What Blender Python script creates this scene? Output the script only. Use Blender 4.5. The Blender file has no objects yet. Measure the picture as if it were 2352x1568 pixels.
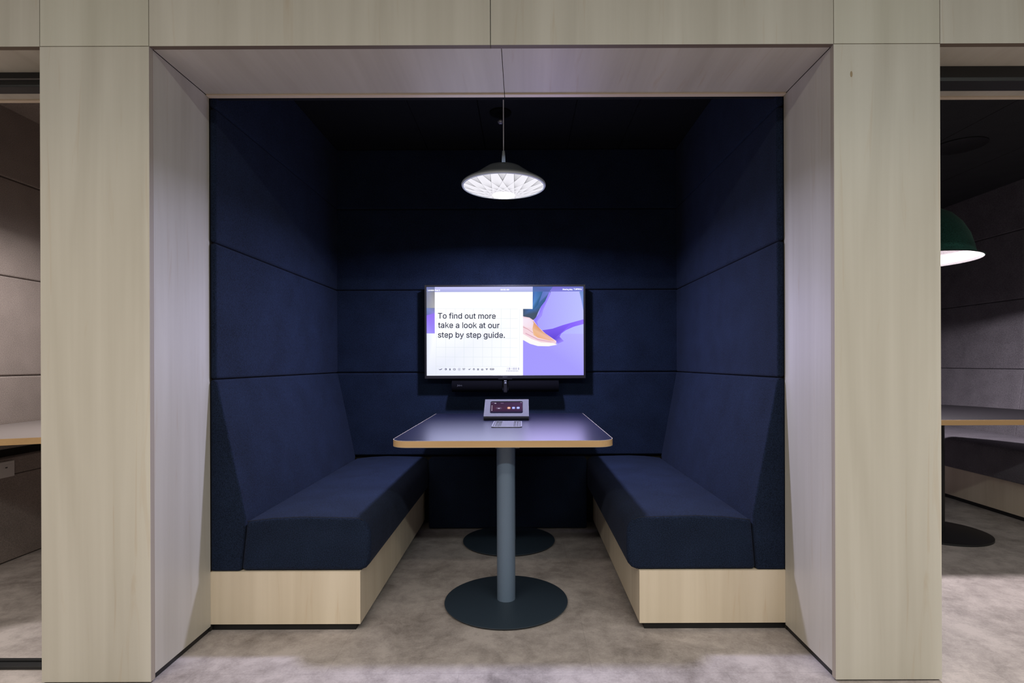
import bpy, bmesh, math, random
from mathutils import Matrix, Vector
random.seed(4)
SC = bpy.context.scene
COL = SC.collection

# ---------------------------------------------------------------- camera
F, CX, CY, H = 1260.0, 1200.0, 833.0, 1.06        # focal length in pixels, vanishing point, eye height
cd = bpy.data.cameras.new('camera'); cam = bpy.data.objects.new('camera', cd); COL.objects.link(cam)
cd.sensor_width = 36.0; cd.sensor_fit = 'HORIZONTAL'
cd.lens = 36.0 * F / 2352.0
cd.shift_x = -(CX - 1176) / 2352.0
cd.shift_y = (CY - 784) / 2352.0
cd.clip_start = 0.01
cam.matrix_world = Matrix.Translation((0, 0, H)) @ Matrix.Rotation(math.radians(90), 4, 'X') @ Matrix.Rotation(-0.0034, 4, 'Z')
SC.camera = cam

# ---------------------------------------------------------------- view, world, corridor lights
SC.view_settings.view_transform = 'Standard'
SC.view_settings.look = 'None'
SC.view_settings.exposure = 0.0
SC.view_settings.gamma = 1.0
SC.view_settings.use_curve_mapping = False
W = bpy.data.worlds.new('world'); SC.world = W; W.use_nodes = True
bgn = W.node_tree.nodes['Background']
bgn.inputs[0].default_value = (1.0, 0.96, 0.87, 1); bgn.inputs[1].default_value = 0.20

def area(name, loc, sx, sy, power, col, rot=(0, 0, 0), spread=180):
    l = bpy.data.lights.new(name, 'AREA'); l.shape = 'RECTANGLE'; l.size = sx; l.size_y = sy
    l.energy = power; l.color = col; l.spread = math.radians(spread)
    o = bpy.data.objects.new(name, l); COL.objects.link(o); o.location = loc; o.rotation_euler = rot
    return o
# two rows of ceiling lights along the corridor: a cool one further off, a warm one close to the booths
area('corridor_ceiling_light', (-1.9, -1.0, 2.9), 3.6, 0.18, 68, (1.0, 0.97, 0.87))
area('corridor_ceiling_light', (1.9, -1.0, 2.9), 3.6, 0.18, 76, (0.91, 1.0, 0.96))
area('corridor_ceiling_light', (-1.9, 0.25, 2.75), 3.6, 0.14, 27, (1.0, 0.87, 0.73), spread=125)
area('corridor_ceiling_light', (1.9, 0.25, 2.75), 3.6, 0.14, 27, (1.0, 0.88, 0.74), spread=125)
PENDANT_LED = 60.0
SCREEN_WHITE = 1.08

# ---------------------------------------------------------------- materials
def nt(name):
    m = bpy.data.materials.new(name); m.use_nodes = True
    t = m.node_tree; return m, t, t.nodes['Principled BSDF']

def mat(name, col, rough=0.5, metal=0.0, spec=0.5, noise=0.0, scale=40.0, bump=0.0):
    m, t, b = nt(name)
    b.inputs['Base Color'].default_value = (*col, 1)
    b.inputs['Roughness'].default_value = rough
    b.inputs['Metallic'].default_value = metal
    b.inputs['Specular IOR Level'].default_value = spec
    if noise or bump:
        tc = t.nodes.new('ShaderNodeTexCoord'); n = t.nodes.new('ShaderNodeTexNoise')
        n.inputs['Scale'].default_value = scale; n.inputs['Detail'].default_value = 4
        t.links.new(tc.outputs['Object'], n.inputs['Vector'])
        if noise:
            r = t.nodes.new('ShaderNodeValToRGB')
            r.color_ramp.elements[0].position = 0.3; r.color_ramp.elements[1].position = 0.7
            r.color_ramp.elements[0].color = (*[c * (1 - noise) for c in col], 1)
            r.color_ramp.elements[1].color = (*[c * (1 + noise) for c in col], 1)
            t.links.new(n.outputs['Fac'], r.inputs['Fac']); t.links.new(r.outputs['Color'], b.inputs['Base Color'])
        if bump:
            bp = t.nodes.new('ShaderNodeBump'); bp.inputs['Strength'].default_value = bump; bp.inputs['Distance'].default_value = 0.002
            t.links.new(n.outputs['Fac'], bp.inputs['Height']); t.links.new(bp.outputs['Normal'], b.inputs['Normal'])
    return m

def felt(name, col, noise=0.45, sheen=0.3, tint=(0.5, 0.55, 0.8)):
    """Woven wool felt: fine speckle, a weave bump and a little sheen."""
    m, t, b = nt(name)
    b.inputs['Roughness'].default_value = 0.95; b.inputs['Specular IOR Level'].default_value = 0.15
    b.inputs['Sheen Weight'].default_value = sheen; b.inputs['Sheen Roughness'].default_value = 0.5
    b.inputs['Sheen Tint'].default_value = (*tint, 1)
    tc = t.nodes.new('ShaderNodeTexCoord')
    n = t.nodes.new('ShaderNodeTexNoise'); n.inputs['Scale'].default_value = 260; n.inputs['Detail'].default_value = 3
    n2 = t.nodes.new('ShaderNodeTexNoise'); n2.inputs['Scale'].default_value = 7; n2.inputs['Detail'].default_value = 2
    t.links.new(tc.outputs['Object'], n.inputs['Vector']); t.links.new(tc.outputs['Object'], n2.inputs['Vector'])
    ad = t.nodes.new('ShaderNodeMath'); ad.operation = 'MULTIPLY_ADD'; ad.inputs[1].default_value = 0.25
    t.links.new(n2.outputs['Fac'], ad.inputs[0]); t.links.new(n.outputs['Fac'], ad.inputs[2])
    r = t.nodes.new('ShaderNodeValToRGB')
    r.color_ramp.elements[0].position = 0.42; r.color_ramp.elements[1].position = 0.82
    r.color_ramp.elements[0].color = (*[c * (1 - noise) for c in col], 1)
    r.color_ramp.elements[1].color = (*[c * (1 + noise) for c in col], 1)
    t.links.new(ad.outputs[0], r.inputs['Fac']); t.links.new(r.outputs['Color'], b.inputs['Base Color'])
    bp = t.nodes.new('ShaderNodeBump'); bp.inputs['Strength'].default_value = 0.25; bp.inputs['Distance'].default_value = 0.001
    t.links.new(n.outputs['Fac'], bp.inputs['Height']); t.links.new(bp.outputs['Normal'], b.inputs['Normal'])
    return m

def wood(name, axis, lo, hi, rough=0.42, fine=60.0, streak=0.5):
    """Pale poplar plywood, grain along the given axis, with soft stains and thin darker streaks."""
    m, t, b = nt(name)
    b.inputs['Roughness'].default_value = rough; b.inputs['Specular IOR Level'].default_value = 0.35
    tc = t.nodes.new('ShaderNodeTexCoord')
    def layer(sc, along, detail, dist=0.0):
        mp = t.nodes.new('ShaderNodeMapping')
        s = [sc, sc, sc]; s['XYZ'.index(axis)] = along
        mp.inputs['Scale'].default_value = s
        n = t.nodes.new('ShaderNodeTexNoise'); n.inputs['Scale'].default_value = 1.0
        n.inputs['Detail'].default_value = detail; n.inputs['Distortion'].default_value = dist
        t.links.new(tc.outputs['Object'], mp.inputs['Vector']); t.links.new(mp.outputs['Vector'], n.inputs['Vector'])
        return n.outputs['Fac']
    broad = layer(9.0, 0.7, 3, 0.6); line = layer(fine, 0.9, 4); fleck = layer(26.0, 1.6, 5, 1.5)
    r = t.nodes.new('ShaderNodeValToRGB')
    r.color_ramp.elements[0].position = 0.28; r.color_ramp.elements[1].position = 0.72
    r.color_ramp.elements[0].color = (*lo, 1); r.color_ramp.elements[1].color = (*hi, 1)
    ma = t.nodes.new('ShaderNodeMath'); ma.operation = 'MULTIPLY_ADD'; ma.inputs[1].default_value = 0.20
    sb = t.nodes.new('ShaderNodeMath'); sb.operation = 'SUBTRACT'; sb.inputs[1].default_value = 0.10
    t.links.new(line, ma.inputs[0]); t.links.new(broad, ma.inputs[2]); t.links.new(ma.outputs[0], sb.inputs[0])
    t.links.new(sb.outputs[0], r.inputs['Fac'])
    r2 = t.nodes.new('ShaderNodeValToRGB')                       # occasional brown streak
    r2.color_ramp.elements[0].position = 0.62; r2.color_ramp.elements[1].position = 0.82
    r2.color_ramp.elements[0].color = (1, 1, 1, 1); r2.color_ramp.elements[1].color = (1 - .2 * streak, 1 - .38 * streak, 1 - .55 * streak, 1)
    t.links.new(fleck, r2.inputs['Fac'])
    mx = t.nodes.new('ShaderNodeMixRGB'); mx.blend_type = 'MULTIPLY'; mx.inputs[0].default_value = 1.0
    t.links.new(r.outputs['Color'], mx.inputs[1]); t.links.new(r2.outputs['Color'], mx.inputs[2])
    t.links.new(mx.outputs[0], b.inputs['Base Color'])
    return m

def ply_edge(name, axis, pitch=0.006):
    """Laminated edge of a plywood sheet: stripes across the given axis."""
    m, t, b = nt(name); b.inputs['Roughness'].default_value = 0.6
    tc = t.nodes.new('ShaderNodeTexCoord'); sp = t.nodes.new('ShaderNodeSeparateXYZ')
    t.links.new(tc.outputs['Object'], sp.inputs[0])
    mu = t.nodes.new('ShaderNodeMath'); mu.operation = 'MULTIPLY'; mu.inputs[1].default_value = 1 / pitch
    fr = t.nodes.new('ShaderNodeMath'); fr.operation = 'FRACT'
    t.links.new(sp.outputs['XYZ'.index(axis)], mu.inputs[0]); t.links.new(mu.outputs[0], fr.inputs[0])
    r = t.nodes.new('ShaderNodeValToRGB')
    e = r.color_ramp.elements; e[0].position = 0.0; e[0].color = (.16, .12, .09, 1); e[1].position = 0.22; e[1].color = (.46, .40, .33, 1)
    x = e.new(0.62); x.color = (.54, .47, .38, 1); x = e.new(0.9); x.color = (.24, .19, .15, 1)
    t.links.new(fr.outputs[0], r.inputs['Fac']); t.links.new(r.outputs['Color'], b.inputs['Base Color'])
    return m

def emit(name, col, s=1.0):
    m = bpy.data.materials.new(name); m.use_nodes = True; t = m.node_tree; t.nodes.clear()
    o = t.nodes.new('ShaderNodeOutputMaterial'); e = t.nodes.new('ShaderNodeEmission')
    e.inputs[0].default_value = (*col, 1); e.inputs[1].default_value = s
    t.links.new(e.outputs[0], o.inputs[0]); return m

def emit_attr(name, s=1.0):
    m = bpy.data.materials.new(name); m.use_nodes = True; t = m.node_tree; t.nodes.clear()
    o = t.nodes.new('ShaderNodeOutputMaterial'); e = t.nodes.new('ShaderNodeEmission'); a = t.nodes.new('ShaderNodeVertexColor')
    a.layer_name = 'picture'; e.inputs[1].default_value = s
    t.links.new(a.outputs[0], e.inputs[0]); t.links.new(e.outputs[0], o.inputs[0]); return m

def lin(r, g, b):
    f = lambda c: (c / 12.92 if c <= .04045 else ((c + .055) / 1.055) ** 2.4)
    return (f(r / 255), f(g / 255), f(b / 255))

def floor_mat():
    m, t, b = nt('grey_vinyl_floor'); b.inputs['Roughness'].default_value = 0.55; b.inputs['Specular IOR Level'].default_value = 0.35
    tc = t.nodes.new('ShaderNodeTexCoord')
    def nz(sc, det, rough=.6, vec=None):
        n = t.nodes.new('ShaderNodeTexNoise'); n.inputs['Scale'].default_value = sc; n.inputs['Detail'].default_value = det
        n.inputs['Roughness'].default_value = rough; n.inputs['Distortion'].default_value = 0.4
        t.links.new(tc.outputs['Object'], n.inputs['Vector']); return n.outputs['Fac']
    a, c, d = nz(3.2, 7, .68), nz(16, 6, .7), nz(140, 2)
    m1 = t.nodes.new('ShaderNodeMath'); m1.operation = 'MULTIPLY_ADD'; m1.inputs[1].default_value = .5
    t.links.new(c, m1.inputs[0]); t.links.new(a, m1.inputs[2])
    m2 = t.nodes.new('ShaderNodeMath'); m2.operation = 'MULTIPLY_ADD'; m2.inputs[1].default_value = .22
    t.links.new(d, m2.inputs[0]); t.links.new(m1.outputs[0], m2.inputs[2])
    r = t.nodes.new('ShaderNodeValToRGB'); e = r.color_ramp.elements
    e[0].position = .62; e[0].color = (.19, .162, .150, 1); e[1].position = 1.08; e[1].color = (.47, .415, .395, 1)
    t.links.new(m2.outputs[0], r.inputs['Fac'])
    br = t.nodes.new('ShaderNodeTexBrick')                      # faint joints of the square vinyl tiles
    br.inputs['Color1'].default_value = (1, 1, 1, 1); br.inputs['Color2'].default_value = (.95, .95, .95, 1); br.inputs['Mortar'].default_value = (.82, .82, .82, 1)
    br.inputs['Scale'].default_value = 1.0; br.inputs['Mortar Size'].default_value = .0012; br.inputs['Brick Width'].default_value = .914
    br.inputs['Row Height'].default_value = .457; br.offset = .5
    mp = t.nodes.new('ShaderNodeMapping'); mp.inputs['Location'].default_value = (.22, -.045, 0)
    t.links.new(tc.outputs['Object'], mp.inputs['Vector']); t.links.new(mp.outputs['Vector'], br.inputs['Vector'])
    mx = t.nodes.new('ShaderNodeMixRGB'); mx.blend_type = 'MULTIPLY'; mx.inputs[0].default_value = 1
    t.links.new(r.outputs['Color'], mx.inputs[1]); t.links.new(br.outputs['Color'], mx.inputs[2]); t.links.new(mx.outputs[0], b.inputs['Base Color'])
    bp = t.nodes.new('ShaderNodeBump'); bp.inputs['Strength'].default_value = .15; bp.inputs['Distance'].default_value = .002
    t.links.new(m2.outputs[0], bp.inputs['Height']); t.links.new(bp.outputs['Normal'], b.inputs['Normal'])
    return m

LO, HI = (.475, .437, .372), (.585, .547, .48)
M = dict(
    floor=floor_mat(),
    ply_z=wood('pale_plywood_upright_grain', 'Z', LO, HI),
    ply_y=wood('pale_plywood_depth_grain', 'Y', LO, HI),
    ply_cap=wood('pale_plywood_grey_square', 'Z', (.50, .47, .39), (.60, .57, .49), streak=.15),
    ply_kick=wood('pale_plywood_bench', 'Z', (.62, .515, .385), (.75, .64, .50)),
    edge_y=ply_edge('plywood_edge_layers', 'Y'), edge_z=ply_edge('plywood_edge_layers_flat', 'Z'),
    black=mat('matt_black', (.008, .008, .009), .6),
    kick=mat('black_toe_kick', (.006, .006, .007), .4),
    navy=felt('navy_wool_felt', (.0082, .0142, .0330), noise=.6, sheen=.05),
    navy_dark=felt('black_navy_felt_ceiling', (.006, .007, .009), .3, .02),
    greige=felt('grey_brown_felt', (.27, .225, .205), .30, .1, (.8, .75, .7)),
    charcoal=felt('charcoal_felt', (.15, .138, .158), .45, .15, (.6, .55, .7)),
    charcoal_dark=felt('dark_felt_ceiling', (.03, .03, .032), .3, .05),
    backing=mat('dark_carcass', (.02, .016, .012), .9),
    seam=mat('dark_stitched_seam', (.006, .008, .016), .9),
    lino=mat('navy_linoleum', (.012, .013, .032), .30, spec=.6),
    oak=wood('oak_edge', 'X', (.46, .27, .12), (.62, .40, .20), .4, 160, .3),
    oak_lip=mat('pale_veneer_line', (.75, .62, .48), .4),
    veneer=mat('thin_veneer_line', (.50, .42, .34), .5, spec=.2),
    slate=mat('slate_blue_powder_coat', (.125, .172, .245), .42, noise=.06, scale=700, bump=.06),
    slate_base=mat('slate_blue_base_plate', (.024, .036, .052), .42, spec=.35, noise=.05, scale=600, bump=.05),
    blackmetal=mat('black_powder_coat', (.010, .010, .011), .45),
    silver=mat('brushed_silver', (.115, .11, .125), .65, .0, .1, noise=.06, scale=120),
    steel=mat('grey_steel', (.14, .135, .155), .5, .15, .3),
    bezel=mat('glossy_black_plastic', (.012, .011, .016), .28),
    mesh=mat('black_speaker_cloth', (.0035, .0034, .005), .95, spec=.05, noise=.5, scale=900, bump=.4),
    lampgrey=mat('grey_green_lacquer', (.70, .78, .80), .45),
    cable=mat('grey_fabric_cable', (.8, .78, .82), .7),
    green=felt('dark_green_felt', (.020, .085, .068), .75, .25, (.5, .8, .7)),
    lining=felt('pale_felt_lining', (.62, .58, .60), .25, .1, (.9, .9, .9)),
    white=mat('white_plastic', (.62, .58, .56), .4),
    glass=mat('clear_glass_bulb', (.22, .22, .26), .12, .3),
    topdark=mat('dark_laminate', (.010, .009, .011), .5, spec=.15),
    topgrey=mat('taupe_laminate', (.22, .19, .18), .45),
    lettering=mat('silver_lettering', (.10, .10, .115), .6, spec=.1),
    printed=mat('white_lettering', (.75, .75, .8), .5),
)

# ---------------------------------------------------------------- mesh helpers (all vertices in world coordinates)
def origin_of(p):
    v = Vector((0, 0, 0))
    while p is not None:
        v += p.location; p = p.parent
    return v

def obj(name, verts, faces, m, parent=None, smooth=False, loc=None):
    me = bpy.data.meshes.new(name)
    o = bpy.data.objects.new(name, me); COL.objects.link(o)
    off = origin_of(parent)
    if parent is None and loc is not None:
        o.location = loc; off = Vector(loc)
    me.from_pydata([tuple(Vector(v) - off) for v in verts], [], faces)
    if parent is not None: o.parent = parent
    for x in (m if isinstance(m, (list, tuple)) else [m]): me.materials.append(x)
    if smooth:
        for p in me.polygons: p.use_smooth = True
    bm = bmesh.new(); bm.from_mesh(me); bmesh.ops.recalc_face_normals(bm, faces=bm.faces); bm.to_mesh(me); bm.free()
    me.update()
    return o

def soft(o, w, seg=3, angle=30):
    b = o.modifiers.new('rounding', 'BEVEL'); b.width = w; b.segments = seg; b.limit_method = 'ANGLE'; b.angle_limit = math.radians(angle)
    b.harden_normals = True
    for p in o.data.polygons: p.use_smooth = True
    return o

def boxgeo(x0, x1, y0, y1, z0, z1):
    v = [(x0, y0, z0), (x1, y0, z0), (x1, y1, z0), (x0, y1, z0), (x0, y0, z1), (x1, y0, z1), (x1, y1, z1), (x0, y1, z1)]
    f = [(0, 3, 2, 1), (4, 5, 6, 7), (0, 1, 5, 4), (1, 2, 6, 5), (2, 3, 7, 6), (3, 0, 4, 7)]
    return v, f

def merge(*geos):
    V, Fc = [], []
    for v, f in geos:
        n = len(V); V += list(v); Fc += [tuple(i + n for i in q) for q in f]
    return V, Fc

def box(name, b, m, parent=None, bev=0.0, seg=2, loc=None):
    v, f = boxgeo(*b); o = obj(name, v, f, m, parent, loc=loc)
    if bev: soft(o, bev, seg)
    return o

def prismgeo(poly, axis, a, b):
    """Extrude a closed 2-D outline along an axis. Outline pairs: X,Z for Y; X,Y for Z; Y,Z for X."""
    def p(q, t):
        return {'Y': (q[0], t, q[1]), 'Z': (q[0], q[1], t), 'X': (t, q[0], q[1])}[axis]
    n = len(poly)
    v = [p(q, a) for q in poly] + [p(q, b) for q in poly]
    f = [tuple(range(n))[::-1], tuple(range(n, 2 * n))] + [(i, (i + 1) % n, n + (i + 1) % n, n + i) for i in range(n)]
    return v, f

def lathegeo(prof, c, seg=64, close=False):
    v, f = [], []
    n = len(prof)
    for k in range(seg):
        a = 2 * math.pi * k / seg
        for r, z in prof: v.append((c[0] + r * math.cos(a), c[1] + r * math.sin(a), c[2] + z))
    for k in range(seg):
        k2 = (k + 1) % seg
        for i in range(n - 1 if not close else n):
            j = (i + 1) % n
            f.append((k * n + i, k2 * n + i, k2 * n + j, k * n + j))
    return v, f

def lathe(name, prof, c, m, parent=None, seg=64, close=False, smooth=True, bev=0):
    v, f = lathegeo(prof, c, seg, close)
    o = obj(name, v, f, m, parent, smooth)
    bm = bmesh.new(); bm.from_mesh(o.data); bmesh.ops.remove_doubles(bm, verts=bm.verts, dist=1e-6)
    bmesh.ops.recalc_face_normals(bm, faces=bm.faces); bm.to_mesh(o.data); bm.free()
    o.data.set_sharp_from_angle(angle=math.radians(40))
    return o

def tubegeo(pts, r, seg=10):
    v, f = [], []
    P = [Vector(p) for p in pts]
    for i, p in enumerate(P):
        d = (P[min(i + 1, len(P) - 1)] - P[max(i - 1, 0)]).normalized()
        up = Vector((0, 0, 1)) if abs(d.z) < .9 else Vector((1, 0, 0))
        a = d.cross(up).normalized(); b = d.cross(a).normalized()
        for k in range(seg):
            t = 2 * math.pi * k / seg
            v.append(tuple(p + r * (math.cos(t) * a + math.sin(t) * b)))
    n = len(P)
    for i in range(n - 1):
        for k in range(seg):
            k2 = (k + 1) % seg
            f.append((i * seg + k, i * seg + k2, (i + 1) * seg + k2, (i + 1) * seg + k))
    f.append(tuple(range(seg))[::-1]); f.append(tuple(range((n - 1) * seg, n * seg)))
    return v, f

def tube(name, pts, r, m, parent=None, seg=10):
    v, f = tubegeo(pts, r, seg); o = obj(name, v, f, m, parent, True); o.data.set_sharp_from_angle(angle=math.radians(50)); return o

def rrect(x0, x1, y0, y1, r, seg=8):
    """Rounded rectangle outline; r is one radius or four (x0y0, x1y0, x1y1, x0y1)."""
    rs = r if isinstance(r, (list, tuple)) else (r,) * 4
    out = []
    for (cx, cy, a0, q) in ((x0, y0, 180, 0), (x1, y0, 270, 1), (x1, y1, 0, 2), (x0, y1, 90, 3)):
        q = rs[q]
        ccx = cx + q if cx == x0 else cx - q; ccy = cy + q if cy == y0 else cy - q
        for k in range(seg + 1):
            a = math.radians(a0 + 90 * k / seg); out.append((ccx + q * math.cos(a), ccy + q * math.sin(a)))
    return out

def tag(o, label, cat, group=None, kind=None):
    o['label'] = label; o['category'] = cat
    if group: o['group'] = group
    if kind: o['kind'] = kind
    return o

def empty(name, loc, label, cat, group=None, kind=None):
    o = bpy.data.objects.new(name, None); COL.objects.link(o); o.location = loc; o.empty_display_size = .1
    return tag(o, label, cat, group, kind)

def st(o, label, cat): return tag(o, label, cat, None, 'structure')

def textgeo(s, size=1.0, bold=0.0, align='LEFT'):
    c = bpy.data.curves.new('t', 'FONT'); c.body = s; c.size = size; c.align_x = align; c.offset = bold; c.resolution_u = 4
    o = bpy.data.objects.new('t', c); COL.objects.link(o)
    bpy.context.view_layer.update()
    me = bpy.data.meshes.new_from_object(o.evaluated_get(bpy.context.evaluated_depsgraph_get()))
    v = [(p.co.x, p.co.y) for p in me.vertices]; f = [tuple(p.vertices) for p in me.polygons]
    bpy.data.objects.remove(o); bpy.data.curves.remove(c); bpy.data.meshes.remove(me)
    return v, f

# ================================================================= THE SETTING
YF, YB = 1.82, 2.171            # front and back plane of the plywood portal
ZT = 2.1144                     # underside of the header
XL, XR = -1.236, 1.036          # booth opening
LC, RC = -1.598, 1.3885         # outer faces of the two columns
ZC = 2.47                       # ceiling of the booths
TOP = 2.78
YW, YLOW = 3.61, 3.50           # back wall, lower back panel
g = .0012                       # half of a panel joint

fl = box('floor', (-5.2, 5.2, -2.6, 5.6, -.06, 0), M['floor']); st(fl, 'mottled grey vinyl tile floor running under the whole booth row', 'floor')

def panel(name, b, m, parent, edge=None, edge_sides=''):
    """One sheet of plywood; edge_sides lists the faces (x, X, z, Z ...) that show the laminations."""
    v, f = boxgeo(*b); o = obj(name, v, f, [m] + ([edge] if edge else []), parent)
    if edge:
        for p in o.data.polygons:
            n = p.normal
            key = 'x' if n.x < -.5 else 'X' if n.x > .5 else 'y' if n.y < -.5 else 'Y' if n.y > .5 else 'z' if n.z < -.5 else 'Z'
            if key in edge_sides: p.material_index = 1
    return o

def column(name, x0, x1, inner, label):
    """A square column clad in plywood: front sheet, square above it, two side sheets, recessed black base."""
    r = empty(name, ((x0 + x1) / 2, YF, 0), label, 'column', None, 'structure')
    t = .021
    panel('front_panel', (x0, x1, YF, YF + t, .006, ZT - g), M['ply_z'], r, M['edge_y'], 'xX')
    panel('square_panel', (x0 + g, x1 - g, YF, YF + t, ZT + g, TOP), M['ply_cap'], r)
    for s, xa, xb in ((-1, x0 + .0015, x0 + .02), (1, x1 - .02, x1 - .0015)):
        panel('side_panel', (xa, xb, YF + t + .001, YB, .022, ZT - .001), M['ply_z'], r, M['edge_y'], '')
    box('carcass', (x0 + .021, x1 - .021, YF + .022, YB - .002, .02, TOP), M['backing'], r)
    box('black_base', (x0 + .008, x1 - .008, YF + .012, YB, 0, .022), M['kick'], r)
    return r
column('trim_1', LC, XL, 1, 'square pale plywood column on the left of the navy booth')
column('trim_2', XR, RC, -1, 'square pale plywood column with a small knot, right of the navy booth')
kn = lathe('knot', [(0, 0), (.004, .0004), (.011, .0004), (.012, 0)], (0, 0, 0), mat('brown_knot', (.33, .24, .14), .6), None, 24)
# the knot: a small brown oval set flush in the face of the right-hand column
for v in kn.data.vertices:
    x, y, z = v.co; v.co = (x * .33, -z, y * .85)
kn.location = (-.128 + .01, -.0002, 2.0137); kn.parent = bpy.data.objects['trim_2']

hd = empty('trim_3', (-.1, YF, ZT), 'pale plywood header beam spanning the top of the navy booth', 'beam', None, 'structure')
JX, SX = -.1026, -.067
for a, b in ((XL + g, JX - g), (JX + g, XR - g)):
    panel('front_panel', (a, b, YF, YF + .021, ZT, TOP), M['ply_z'], hd, M['edge_z'], 'z')
for a, b in ((XL, SX - g), (SX + g, XR)):
    panel('soffit_panel', (a, b, YF + .0225, YB - .024, ZT + .001, ZT + .02), M['ply_y'], hd)
for a, b in ((XL, SX - g), (SX + g, XR)):
    box('edge_strip', (a, b, YB - .022, YB, ZT - .004, ZT + .02), M['oak_lip'], hd)
box('carcass', (XL, XR, YF + .022, YB, ZT + .021, TOP), M['backing'], hd)

def side_header(name, x0, x1, label):
    r = empty(name, ((x0 + x1) / 2, YF, ZT), label, 'beam', None, 'structure')
    panel('front_panel', (x0, x1, YF, YF + .021, ZT, TOP), M['ply_z'], r, M['edge_z'], 'z')
    panel('soffit_panel', (x0, x1, YF + .0225, YB + .012, ZT + .001, ZT + .02), M['ply_y'], r)
    box('edge_strip', (x0, x1, YB + .013, YB + .033, ZT - .004, ZT + .02), M['oak_lip'], r)
    box('carcass', (x0, x1, YF + .022, YB + .033, ZT + .021, TOP), M['backing'], r)
    return r
side_header('trim_4', -3.3, LC - g, 'plywood header beam over the grey-brown pod, cut by the left border')
side_header('trim_5', RC + g, 4.3, 'plywood header beam over the dark pod with the green lamp')

def track(name, b, label, lip):
    x0, x1, y0, y1, z0, z1 = b
    r = empty(name, ((x0 + x1) / 2, y0, z0), label, 'door track')
    box('channel', b, M['blackmetal'], r, .003 if lip else 0)
    if lip:
        zm = (z0 + z1) / 2
        box('guide_rail', (x0, x1, y0 - .004, y0 + .002, zm - .002, zm + .002), mat('grey_edge_line', (.14, .13, .13), .4), r)  # thin grey strip along the front face of the channel
    return r
track('sliding_door_track', (-3.3, LC, 1.981, 2.035, ZT - .052, ZT + .001), 'black overhead door track with a grey guide line, above grey-brown pod', True)
track('sliding_door_track', (RC, 4.3, 1.962, 2.035, ZT - .052, ZT + .001), 'plain black overhead door track above the pod with green lamp', False)
ft = empty('floor_track', (-2.4, 1.9, 0), 'black floor channel with a raised ridge at the foot of the grey-brown pod', 'door track')
box('channel', (-3.3, LC, 1.905, 1.962, 0, .012), M['blackmetal'], ft, .002)
box('ridge', (-3.3, LC, 1.935, 1.945, .0121, .018), M['blackmetal'], ft, .001)

# ---- navy booth shell
SEAMS = (.998, 1.541, 2.075, ZC)
def padded_wall(name, label, back, panels, m):
    r = empty(name, (0, 0, 0), label, 'wall', None, 'structure')
    box('carcass', back, M['backing'], r)
    for b in panels: box('padded_panel', b, m, r, .012, 4)
    return r
XWL, XWR = -1.214, 1.012
s_ = .0015
padded_wall('wall_left', 'navy felt padded side wall on the left of the booth', (-1.30, -1.2405, YB + .002, 3.75, .0, ZC + .05),
            [(-1.2395, XWL, YB + .003, YW, a + s_, b - s_) for a, b in zip(SEAMS[:-1], SEAMS[1:])], M['navy'])
padded_wall('wall_right', 'navy felt padded side wall on the right of the booth', (1.0425, 1.10, YB + .002, 3.75, .0, ZC + .05),
            [(XWR, 1.0415, YB + .003, YW, a + s_, b - s_) for a, b in zip(SEAMS[:-1], SEAMS[1:])], M['navy'])
padded_wall('wall_back', 'navy felt padded wall behind the screen', (-1.24, 1.04, YW + .042, YW + .12, 0, ZC + .05),
            [(-1.2395, 1.0415, YW + .001, YW + .041, a + s_, b - s_) for a, b in zip((.452,) + SEAMS[:-1], SEAMS)]
            + [(-.603, .409, YLOW, YW, .004, .448)], M['navy'])
ce = empty('ceiling', (0, 0, ZC), 'black acoustic ceiling panels inside the navy booth', 'ceiling', None, 'structure')
xs = [-1.236, -.62, -.24, .30, .64, 1.036]
for a, b in zip(xs[:-1], xs[1:]):
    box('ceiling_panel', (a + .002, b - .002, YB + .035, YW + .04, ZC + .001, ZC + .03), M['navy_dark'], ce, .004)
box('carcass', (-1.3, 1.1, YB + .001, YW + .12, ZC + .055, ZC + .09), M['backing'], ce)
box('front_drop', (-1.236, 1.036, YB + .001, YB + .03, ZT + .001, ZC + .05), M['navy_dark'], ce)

# ---- pod beyond the left column
wl = empty('wall_far_left', (0, 0, 0), 'grey-brown felt wall of the pod at the left border', 'wall', None, 'structure')
box('carcass', (-2.92, -2.84, YB + .04, 4.0, 0, ZC), M['backing'], wl)
for a, b in zip((.60,) + SEAMS[:-1], SEAMS): box('padded_panel', (-2.839, -2.80, YB + .04, 3.9, a + s_, b - s_), M['greige'], wl, .010, 4)
box('padded_panel', (-2.839, -2.768, YB + .04, 3.9, .466, .556), M['greige'], wl, .006, 3)
box('padded_panel', (-2.839, -2.768, YB + .04, 3.9, .004, .464), M['greige'], wl, .006, 3)
box('wall_far_left_back', (-2.8, -1.34, 3.9, 3.96, 0, ZC), M['greige'], wl)
box('wall_far_left_side', (-1.40, -1.34, YB + .04, 3.9, 0, ZC), M['greige'], wl)
st(box('ceiling_left', (-2.92, -1.34, YB + .034, 3.96, ZC - .015, ZC + .05), M['greige']), 'grey-brown felt ceiling of the pod at the left border', 'ceiling')

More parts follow.
